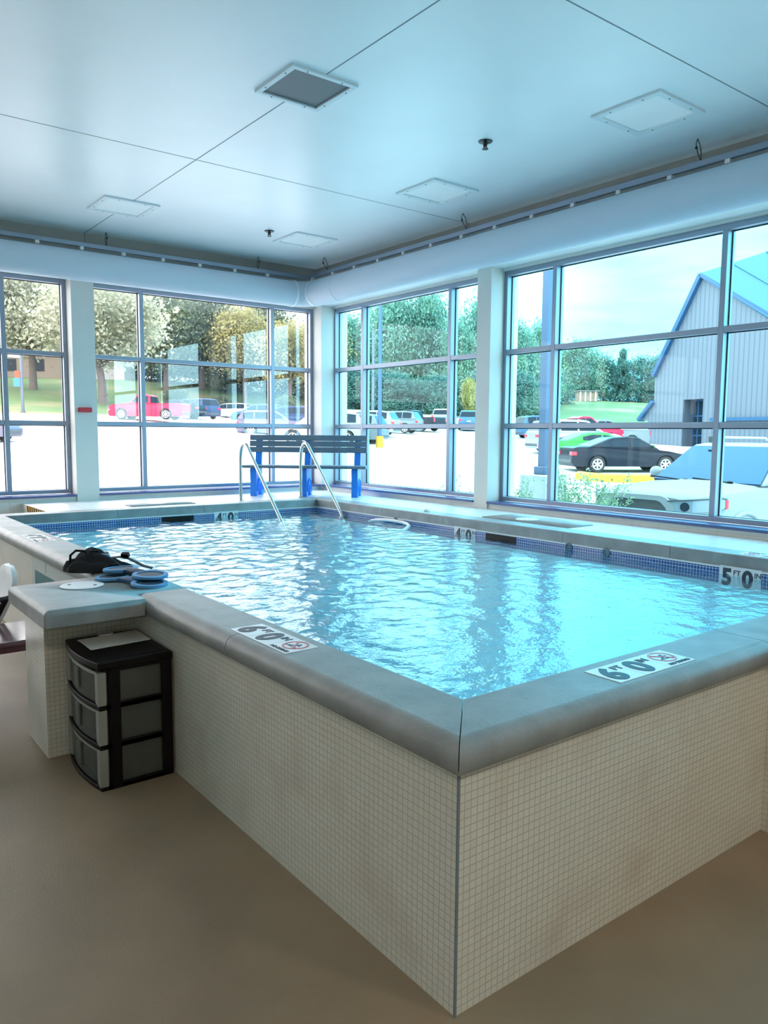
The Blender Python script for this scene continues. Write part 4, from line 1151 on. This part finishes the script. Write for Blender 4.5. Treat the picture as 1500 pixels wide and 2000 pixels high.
def clad_mat(name, c, c2):
    m, t, b = newmat(name); nn = t.nodes.new; lk = t.links.new
    uv = nn('ShaderNodeTexCoord'); wv = nn('ShaderNodeTexWave'); wv.bands_direction = 'X'; wv.inputs['Scale'].default_value = .75; wv.inputs['Distortion'].default_value = 0
    lk(uv.outputs['Object'], wv.inputs['Vector'])
    r = nn('ShaderNodeValToRGB'); lk(wv.outputs['Fac'], r.inputs[0]); r.color_ramp.elements[0].position = .08; r.color_ramp.elements[0].color = (*c2, 1); r.color_ramp.elements[1].position = .2; r.color_ramp.elements[1].color = (*c, 1)
    lk(r.outputs[0], b.inputs['Base Color']); b.inputs['Roughness'].default_value = .55
    return m
M['clad'] = clad_mat('ribbed_metal_cladding', (.115, .130, .168), (.078, .09, .122))
M['roofmetal'] = mat('blue_green_roof', (.018, .12, .18), rough=.4)
M['bluetrim'] = mat('blue_metal_trim', (.015, .07, .16), rough=.4)
# local frame of the building: x along the gable wall to the right, z up, y into the building
ax = Vector((45.77-50.81, 17.89-33.38, 0)); ang = math.atan2(ax.y, ax.x)
bd = thing('metal_clad_building', 'grey ribbed metal building with steep gable and blue-green roof', 'building', (50.81, 33.38, .83), ang)
def bl(x, y, z):
    d = Vector((x-50.81, y-33.38, 0)); return d.dot(ax.normalized()), z-.83
pg = [(0, -.6), bl(50.79, 33.86, 2.83), bl(50.63, 32.8, 4.24), bl(50.57, 32.85, 6.15), bl(49.52, 28.4, 12.78), bl(48.14, 23.28, 9.52), bl(45.77, 17.89, 6.27), (19.0, 4.2), (19.0, -.6)]
pg[1] = (0.0, 2.0); 
MY = Matrix(((1,0,0,0),(0,0,-1,0),(0,1,0,0),(0,0,0,1)))
# recess for the entrance is cut by building the wall around it
dx0, _ = bl(50.15, 29.61, 4.3); dx1, _ = bl(49.88, 27.61, 1.1); dzt = 3.45
low = [(0, -.6), (dx0, -.6), (dx0, dzt), (dx1, dzt), (dx1, -.6), (19, -.6)] + [pg[7], pg[6], pg[5], pg[4], pg[3], pg[2], pg[1]]
MB().prism(low, -10, 0, MY).build('gable_wall', M['clad'], bd)
def strip(p, q2, wdt, dep=.30, nm='rake_trim', m='bluetrim', up=0):
    a = Vector((p[0], 0, p[1])); b = Vector((q2[0], 0, q2[1])); d = (b-a).normalized(); nr = Vector((-d.z, 0, d.x))
    vs = []
    for y in (-dep, .3):
        for k, e in ((0, a), (0, b), (1, b), (1, a)):
            v = e + nr*(wdt*(k-.5)+up); vs.append((v.x, y, v.z))
    MB().add(vs, [(0,1,2,3), (7,6,5,4), (0,4,5,1), (1,5,6,2), (2,6,7,3), (3,7,4,0)]).build(nm, M[m], bd)
strip(pg[4], pg[3], .34); strip((pg[2][0]+.02, pg[2][1]), (-.95, 2.05), .26)
strip(pg[4], pg[6], .26)
MB().prism([(pg[2][0], pg[2][1]), (0, 2.0), (-.9, 2.1)], -10, 0, MY).build('lean_to_end', M['clad'], bd)
rp = [pg[4], pg[6]]
rf = MB()
A = Vector((rp[0][0], -.32, rp[0][1]+.05)); E_ = Vector((rp[1][0]+4, -.32, rp[1][1]-2.6))
i0, i1 = Vector((70.57-50.81, 26.22-33.38, 0)), 0
Rr = Vector((i0.dot(ax.normalized())+10, 9, 16.13-.83)); Rr = Vector((22.0, 9.0, 15.8))
nrm = (E_-A).cross(Rr-A).normalized(); 
if nrm.y > 0: nrm = -nrm
rf.add([A, E_, Rr, A+Vector((0,.3,-.25)), E_+Vector((0,.3,-.25)), Rr+Vector((0,.3,-.25))], [(0,1,2), (5,4,3), (0,3,4,1), (1,4,5,2), (2,5,3,0)])
rf.build('roof', M['roofmetal'], bd)
for i in range(1, 9):
    t = i/9
    a = A + (Rr-A)*t + nrm*.03; b = a + (E_-A)*(1-t)
    MB().tube([a, b], .06, 4).build('roof_seam', M['roofmetal'], bd)
strip((dx1+1.0, 2.0), (19, 2.0), .22, nm='eave_band')
en = MB(); w_ = dx1-dx0
for k in range(5): en.box(dx0+w_*k/4-.05, dx0+w_*k/4+.05, .9, 1.0, -.2, dzt)
for z in (-.15, .9, 2.3, dzt-.06): en.box(dx0, dx1, .92, .98, z-.05, z+.05)
en.build('entry_frame', M['bluetrim'], bd)
MB().box(dx0, dx1, .97, 1.0, -.2, dzt).build('entry_glass', M['cglass'], bd)
MB().box(dx0, dx1, .9, 1.05, dzt-.01, dzt+.01).build('entry_head', M['clad'], bd)

M['brown'] = mat('brown_boards', (.26, .17, .13), rough=.8, var=.2, vscale=2)
M['tan'] = mat('tan_siding', (.20, .165, .135), rough=.8)
M['roofgrey'] = mat('grey_shingles', (.14, .13, .14), rough=.8)
sh = thing('shed', 'small brown and white shed on the right hill below the trees', 'shed', (112.43, 87.38, 7.6), math.radians(-37))
MB().box(-1.7, 1.7, -1.2, 1.2, 0, 1.7).build('walls', M['brown'], sh)
MB().box(-2.0, 2.0, -1.5, 1.5, 1.7, 1.9).build('roof', M['roofgrey'], sh)
for x in (-1.4, -.5, .4, 1.3): MB().box(x-.12, x+.12, -1.25, -1.2, 0, 1.7).build('white_board', M['panel'], sh)
M['whiteside'] = mat('white_siding', (.34, .34, .34), rough=.7)
hs_ = thing('house', 'tan house half hidden by trees at the top of the left lawn', 'house', (24.3, 108.5, 8.2), math.radians(-35))
MB().box(-7, 5, -3, 3, 0, 3.6).build('walls', M['tan'], hs_)
MB().prism([(-7.6, 3.5), (5.6, 3.5), (4.2, 5.6), (-6.2, 5.6)], -3.5, 3.5, MY).build('roof', M['roofgrey'], hs_)
for x in (-4.6, -1.2, 2.3): 
    f_ = MB().box(x-.7, x+.7, -3.06, -3.0, 1.1, 2.6).build('window', M['cglass'], hs_)
h2 = thing('house', 'white-gabled house right of the tan house on the left lawn', 'house', (33.5, 103.5, 8.3), math.radians(-35))
MB().prism([(-2.6, 0), (2.6, 0), (2.6, 2.6), (0, 4.2), (-2.6, 2.6)], -4, 4, MY).build('walls', M['whiteside'], h2)
MB().prism([(-3.0, 2.45), (0, 4.3), (3.0, 2.45), (3.0, 2.7), (0, 4.6), (-3.0, 2.7)], -4.4, 4.4, MY).build('roof', M['roofgrey'], h2)

# ------------------------------------------------------------------ trees and shrubs
def leaf_mat(name, c1, c2, c3):
    m, t, b = newmat(name); nn = t.nodes.new; lk = t.links.new
    g = nn('ShaderNodeTexCoord'); nz = nn('ShaderNodeTexNoise'); nz.inputs['Scale'].default_value = .55; nz.inputs['Detail'].default_value = 6; nz.inputs['Roughness'].default_value = .75
    lk(g.outputs['Object'], nz.inputs['Vector'])
    r = nn('ShaderNodeValToRGB'); lk(nz.outputs[0], r.inputs[0])
    r.color_ramp.elements[0].position = .36; r.color_ramp.elements[0].color = (*c1, 1)
    r.color_ramp.elements[1].position = .66; r.color_ramp.elements[1].color = (*c3, 1)
    e = r.color_ramp.elements.new(.5); e.color = (*c2, 1)
    lk(r.outputs[0], b.inputs['Base Color']); b.inputs['Roughness'].default_value = .7
    b.inputs['Specular IOR Level'].default_value = .2
    # thin leaves let some light through
    tl = nn('ShaderNodeBsdfTranslucent'); lk(r.outputs[0], tl.inputs[0])
    ad = nn('ShaderNodeMixShader'); ad.inputs[0].default_value = .35
    o = t.nodes['Material Output']; lk(b.outputs[0], ad.inputs[1]); lk(tl.outputs[0], ad.inputs[2]); lk(ad.outputs[0], o.inputs[0])
    return m
LF = {
 'pale': leaf_mat('pale_olive_leaves', (.22, .24, .16), (.42, .43, .32), (.58, .56, .45)),
 'dark': leaf_mat('dark_green_leaves', (.06, .085, .07), (.125, .165, .105), (.25, .27, .16)),
 'yel': leaf_mat('yellow_olive_leaves', (.12, .13, .06), (.30, .28, .12), (.44, .40, .20)),
 'teal': leaf_mat('blue_green_leaves', (.085, .165, .15), (.16, .31, .24), (.29, .45, .31)),
 'shrubb': leaf_mat('dark_blue_green_leaves', (.055, .125, .13), (.10, .21, .19), (.18, .30, .22)),
 'gold': leaf_mat('golden_leaves', (.20, .20, .07), (.38, .34, .12), (.50, .45, .18)),
}
LF['shrub'] = LF['dark']; LF['con'] = LF['shrubb']
M['bark'] = mat('bark', (.12, .10, .095), rough=.9, var=.2, vscale=3)
def leaves(seed, clumps, per, leaf, low=.0, conif=False, squash=.36, full=False):
    """unit crown: radius 1 in x and y, height from low to 1"""
    r = np.random.RandomState(seed); vs = []; fs = []
    for c in range(clumps):
        if conif:
            h = r.rand()**.8; rad = (1-h)*.95*(.5+.5*r.rand()); a = r.rand()*6.28
            ctr = np.array([rad*math.cos(a), rad*math.sin(a), .03+.95*h]); cr = np.array([.16, .16, .05])
        elif full:
            hgt = r.rand()**1.1; a = r.rand()*6.28; rad = .92*math.sqrt(r.rand())*(1-hgt**2.6)**.5
            ctr = np.array([rad*math.cos(a), rad*math.sin(a), .02+.93*hgt]); cr = np.array([.24, .24, .10])*(.7+.6*r.rand())
        else:
            d = r.randn(3); d /= np.linalg.norm(d); k = (.35+.65*r.rand()**.5)
            mid = (1+low)/2; ctr = np.array([d[0]*k*.82, d[1]*k*.82, mid + d[2]*k*(1-low)/2*.86])
            cr = np.array([.24, .24, .11]) * (.7+.6*r.rand())
        for j in range(per):
            p = ctr + r.randn(3)*cr*.62
            u = r.randn(3); u /= np.linalg.norm(u); v = np.cross(u, r.randn(3)); v /= np.linalg.norm(v)
            u[2] *= squash*1.6; v[2] *= squash*1.6
            s = leaf*(.6+.8*r.rand()); b = len(vs)
            vs += [tuple(p-u*s), tuple(p+v*s*.6), tuple(p+u*s), tuple(p-v*s*.6)]
            fs.append((b, b+1, b+2, b+3))
    me = bpy.data.meshes.new('foliage'); me.from_pydata(vs, [], fs)
    return me
PROTO = {'big': [leaves(11+i, 150, 75, .034, .0) for i in range(3)], 'con': [leaves(31, 120, 60, .05, conif=True)], 'full': [leaves(51+i, 170, 70, .036, full=True) for i in range(3)], 'low': [leaves(41+i, 90, 60, .05, .0) for i in range(2)]}
def tree(kind, x, y, z, h, rad, label, group, i, trunk=.22, lean=0):
    low = kind in ('shrub', 'shrubb', 'gold')
    o = thing('shrub' if low else ('conifer' if kind == 'con' else 'tree'), label, 'shrub' if low else 'tree', (x, y, ground(x, y)-.05), (i*1.7) % 6.28, group)
    me = PROTO['con' if kind == 'con' else ('full' if trunk < .15 and kind in ('dark', 'teal', 'shrubb') else ('low' if low else 'big'))]; me = me[i % len(me)].copy(); me.materials.append(LF[kind])
    f = bpy.data.objects.new('foliage', me); COL.objects.link(f); f.parent = o
    c0 = h*trunk if not low else .02
    f.location = (0, 0, c0); f.scale = (rad, rad, h-c0)
    tr = MB(); tr.tube([(0, 0, -.2), (lean*.2, 0, c0*.6), (lean*.5, .1, c0*1.2), (lean*.7, .1, h*.62)], [rad*.075, rad*.06, rad*.05, rad*.012], 8)
    if not low and kind != 'con':
        for a in (0.4, 2.3, 4.2):
            tr.tube([(lean*.4, .05, c0*1.0), (rad*.30*math.cos(a), rad*.30*math.sin(a), c0+h*.22), (rad*.55*math.cos(a), rad*.55*math.sin(a), c0+h*.40)], [rad*.035, rad*.025, rad*.008], 6)
    tr.build('trunk', M['bark'], o, smooth=60)
G1 = 'trees beyond the left windows'; G2 = 'trees beyond the right windows'
TR = [
('pale',20.0,89.0,7.05,14.8,6.2,'pale olive tree in the left window, nearest the banner lamp post',G1,.24),
('pale',24.4,79.4,6.94,13.8,6.9,'pale olive tree with leaning trunk right of the left column',G1,.26),
('pale',14.0,89.9,6.98,15.7,6.5,'pale olive tree at the very left edge of the left window',G1,.24),
('dark',36.1,91.8,6.65,12.7,5.5,'dark green tree above the dark blue minivan',G1,.2),
('dark',42.6,95.6,6.70,14.0,6.5,'large dark green tree above the white minivan',G1,.2),
('yel',44.8,87.7,6.37,13.1,4.9,'yellow-olive tree left of the upper right mullion',G1,.3),
('yel',48.2,82.5,6.07,11.9,5.1,'yellow-olive tree behind the upper right mullion',G1,.3),
('yel',55.6,86.9,6.18,12.1,4.5,'yellow-olive tree nearest the corner pier',G1,.3),
('dark',39.9,111.6,9.24,16.3,6.8,'dark tree standing far behind the pale tree with leaning trunk',G1,.1),
('dark',25.0,123.1,9.63,18.6,6.8,'dark tree behind the tan house',G1,.1),
('dark',34.4,121.2,9.51,18.0,6.2,'dark tree behind the white-gabled house',G1,.1),
('dark',53.3,97.5,6.78,12.6,5.9,'dark tree behind the yellow-olive trees',G1,.1),
('shrub',35.1,86.3,6.23,2.0,1.7,'dark round shrub on the lawn behind the red pickup',G1,0),
('shrub',44.4,76.6,5.99,2.8,1.6,'dark shrub on the lawn right of the upper right mullion',G1,0),
('shrub',41.0,86.8,6.34,2.0,1.7,'dark round shrub on the lawn behind the white minivan',G1,0),
('teal',62.6,90.4,4.60,12.0,5.6,'blue-green tree nearest the corner pier beyond the right windows',G2,.08),
('teal',71.2,91.3,4.80,15.8,6.2,'tall blue-green tree behind the slim lamp post',G2,.08),
('teal',75.5,88.0,4.84,16.5,5.1,'tallest blue-green tree right of the slim lamp post',G2,.08),
('teal',74.8,81.0,4.57,12.1,4.1,'blue-green tree left of the right column',G2,.08),
('teal',84.5,86.1,4.68,16.1,4.8,'blue-green tree behind the right column',G2,.08),
('shrubb',58.5,83.4,4.27,5.3,4.1,'dark thicket at the foot of the trees nearest the corner pier',G2,0),
('shrubb',61.6,78.5,4.00,5.0,4.3,'dark thicket behind the silver crossover',G2,0),
('shrubb',64.6,73.7,3.86,4.8,3.8,'dark thicket behind the white pickup',G2,0),
('shrubb',68.5,70.7,3.63,5.2,3.2,'dark thicket behind the golden shrub',G2,0),
('gold',65.9,68.9,4.33,5.0,1.25,'golden-leaved young tree left of the right column',G2,0),
('teal',81.2,76.0,4.33,12.4,4.6,'blue-green tree right of the right column',G2,.06),
('teal',91.9,80.4,4.59,12.4,3.6,'blue-green tree behind the square lamp pole',G2,.06),
('teal',118.2,98.0,8.07,9.2,4.5,'distant blue-green tree right of the square lamp pole',G2,.06),
('teal',119.6,94.5,8.02,11.0,5.2,'distant tallest tree above the brown shed',G2,.06),
('shrubb',124.8,93.0,8.03,8.3,4.2,'distant dark tree between the shed and the conifer',G2,.06),
('con',124.2,88.4,7.80,9.5,2.6,'pointed conifer on the right hill',G2,.02),
('shrubb',128.9,87.3,7.32,8.5,4.8,'distant dark tree right of the conifer',G2,.04),
('shrubb',132.1,84.9,6.57,8.9,4.5,'distant dark tree touching the metal building',G2,.04),
('shrubb',72.9,67.3,3.80,5.6,3.5,'dark thicket right of the right column',G2,0),
('dark',17.5,112.0,8.8,9.0,6.0,'dark low tree behind the tan house at its left',G1,.02),
('dark',40.5,104.0,8.3,7.5,6.5,'dark low tree far behind the dark blue minivan',G1,.02),
('dark',47.5,99.0,7.6,7.0,6.0,'dark low tree far behind the yellow-olive tree left of the mullion',G1,.02),
('dark',58.5,93.5,6.8,7.0,6.0,'dark low tree far behind the yellow-olive tree nearest the pier',G1,.02),
('dark',30.0,116.0,9.0,8.5,6.0,'dark low tree between the two houses on the lawn',G1,.02),
('shrubb',99.6,84.6,5.80,5.6,3.9,'dark thicket on the right hill behind the square lamp pole',G2,0),
]
for i, (k, x, y, z, h, r, lb, g, tk) in enumerate(TR):
    tree(k, x, y, z, h, r, lb, g, i, tk, lean=1.2 if 'leaning' in lb else 0)

M['twig'] = mat('twig', (.14, .15, .10), rough=.8)
M['bushleaf'] = leaf_mat('grey_green_leaves', (.20, .30, .18), (.30, .42, .26), (.42, .55, .36))
def twig_bush(x, y, h, rad, n, label, seed):
    r = random.Random(seed); o = thing('twiggy_shrub', label, 'shrub', (x, y, -.1), 0, 'thin shrubs against the right windows')
    tb_ = MB(); vs = []; fs = []
    for i in range(n):
        a = r.random()*6.28; rr_ = rad*math.sqrt(r.random()); hh = h*(.62+.38*r.random())
        p0 = Vector((rr_*.25*math.cos(a), rr_*.25*math.sin(a), 0)); p1 = Vector((rr_*.7*math.cos(a), rr_*.7*math.sin(a), hh*.6)); p2 = Vector((rr_*1.1*math.cos(a+.2), rr_*1.1*math.sin(a+.2), hh))
        tb_.tube([p0, p1, p2], [.006, .004, .002], 4)
        for j in range(90):
            t = .35+.65*r.random(); p = p0.lerp(p1, t*2) if t < .5 else p1.lerp(p2, (t-.5)*2)
            p = p + Vector((r.gauss(0, .035), r.gauss(0, .035), r.gauss(0, .03)))
            u = Vector((r.gauss(0,1), r.gauss(0,1), r.gauss(0,1))).normalized(); v = u.cross(Vector((r.gauss(0,1), r.gauss(0,1), r.gauss(0,1)))).normalized(); s = .015+.013*r.random(); b = len(vs)
            vs += [p-u*s, p+v*s*.55, p+u*s, p-v*s*.55]; fs.append((b, b+1, b+2, b+3))
    tb_.build('stems', M['twig'], o)
    MB().add(vs, fs).build('foliage', M['bushleaf'], o, recalc=False)
twig_bush(6.65, 4.70, 1.45, .50, 42, 'thin leafy shrub in front of the white off-road car', 1)
twig_bush(6.65, 5.93, 1.30, .22, 20, 'thin leafy shrub left of the concrete lamp post base', 2)
twig_bush(6.65, 7.10, 1.26, .10, 6, 'sparse sprig seen through the right pane of the corner window', 3)
twig_bush(6.65, 7.58, 1.14, .10, 5, 'sparse short sprig near the middle of the corner window sill', 4)
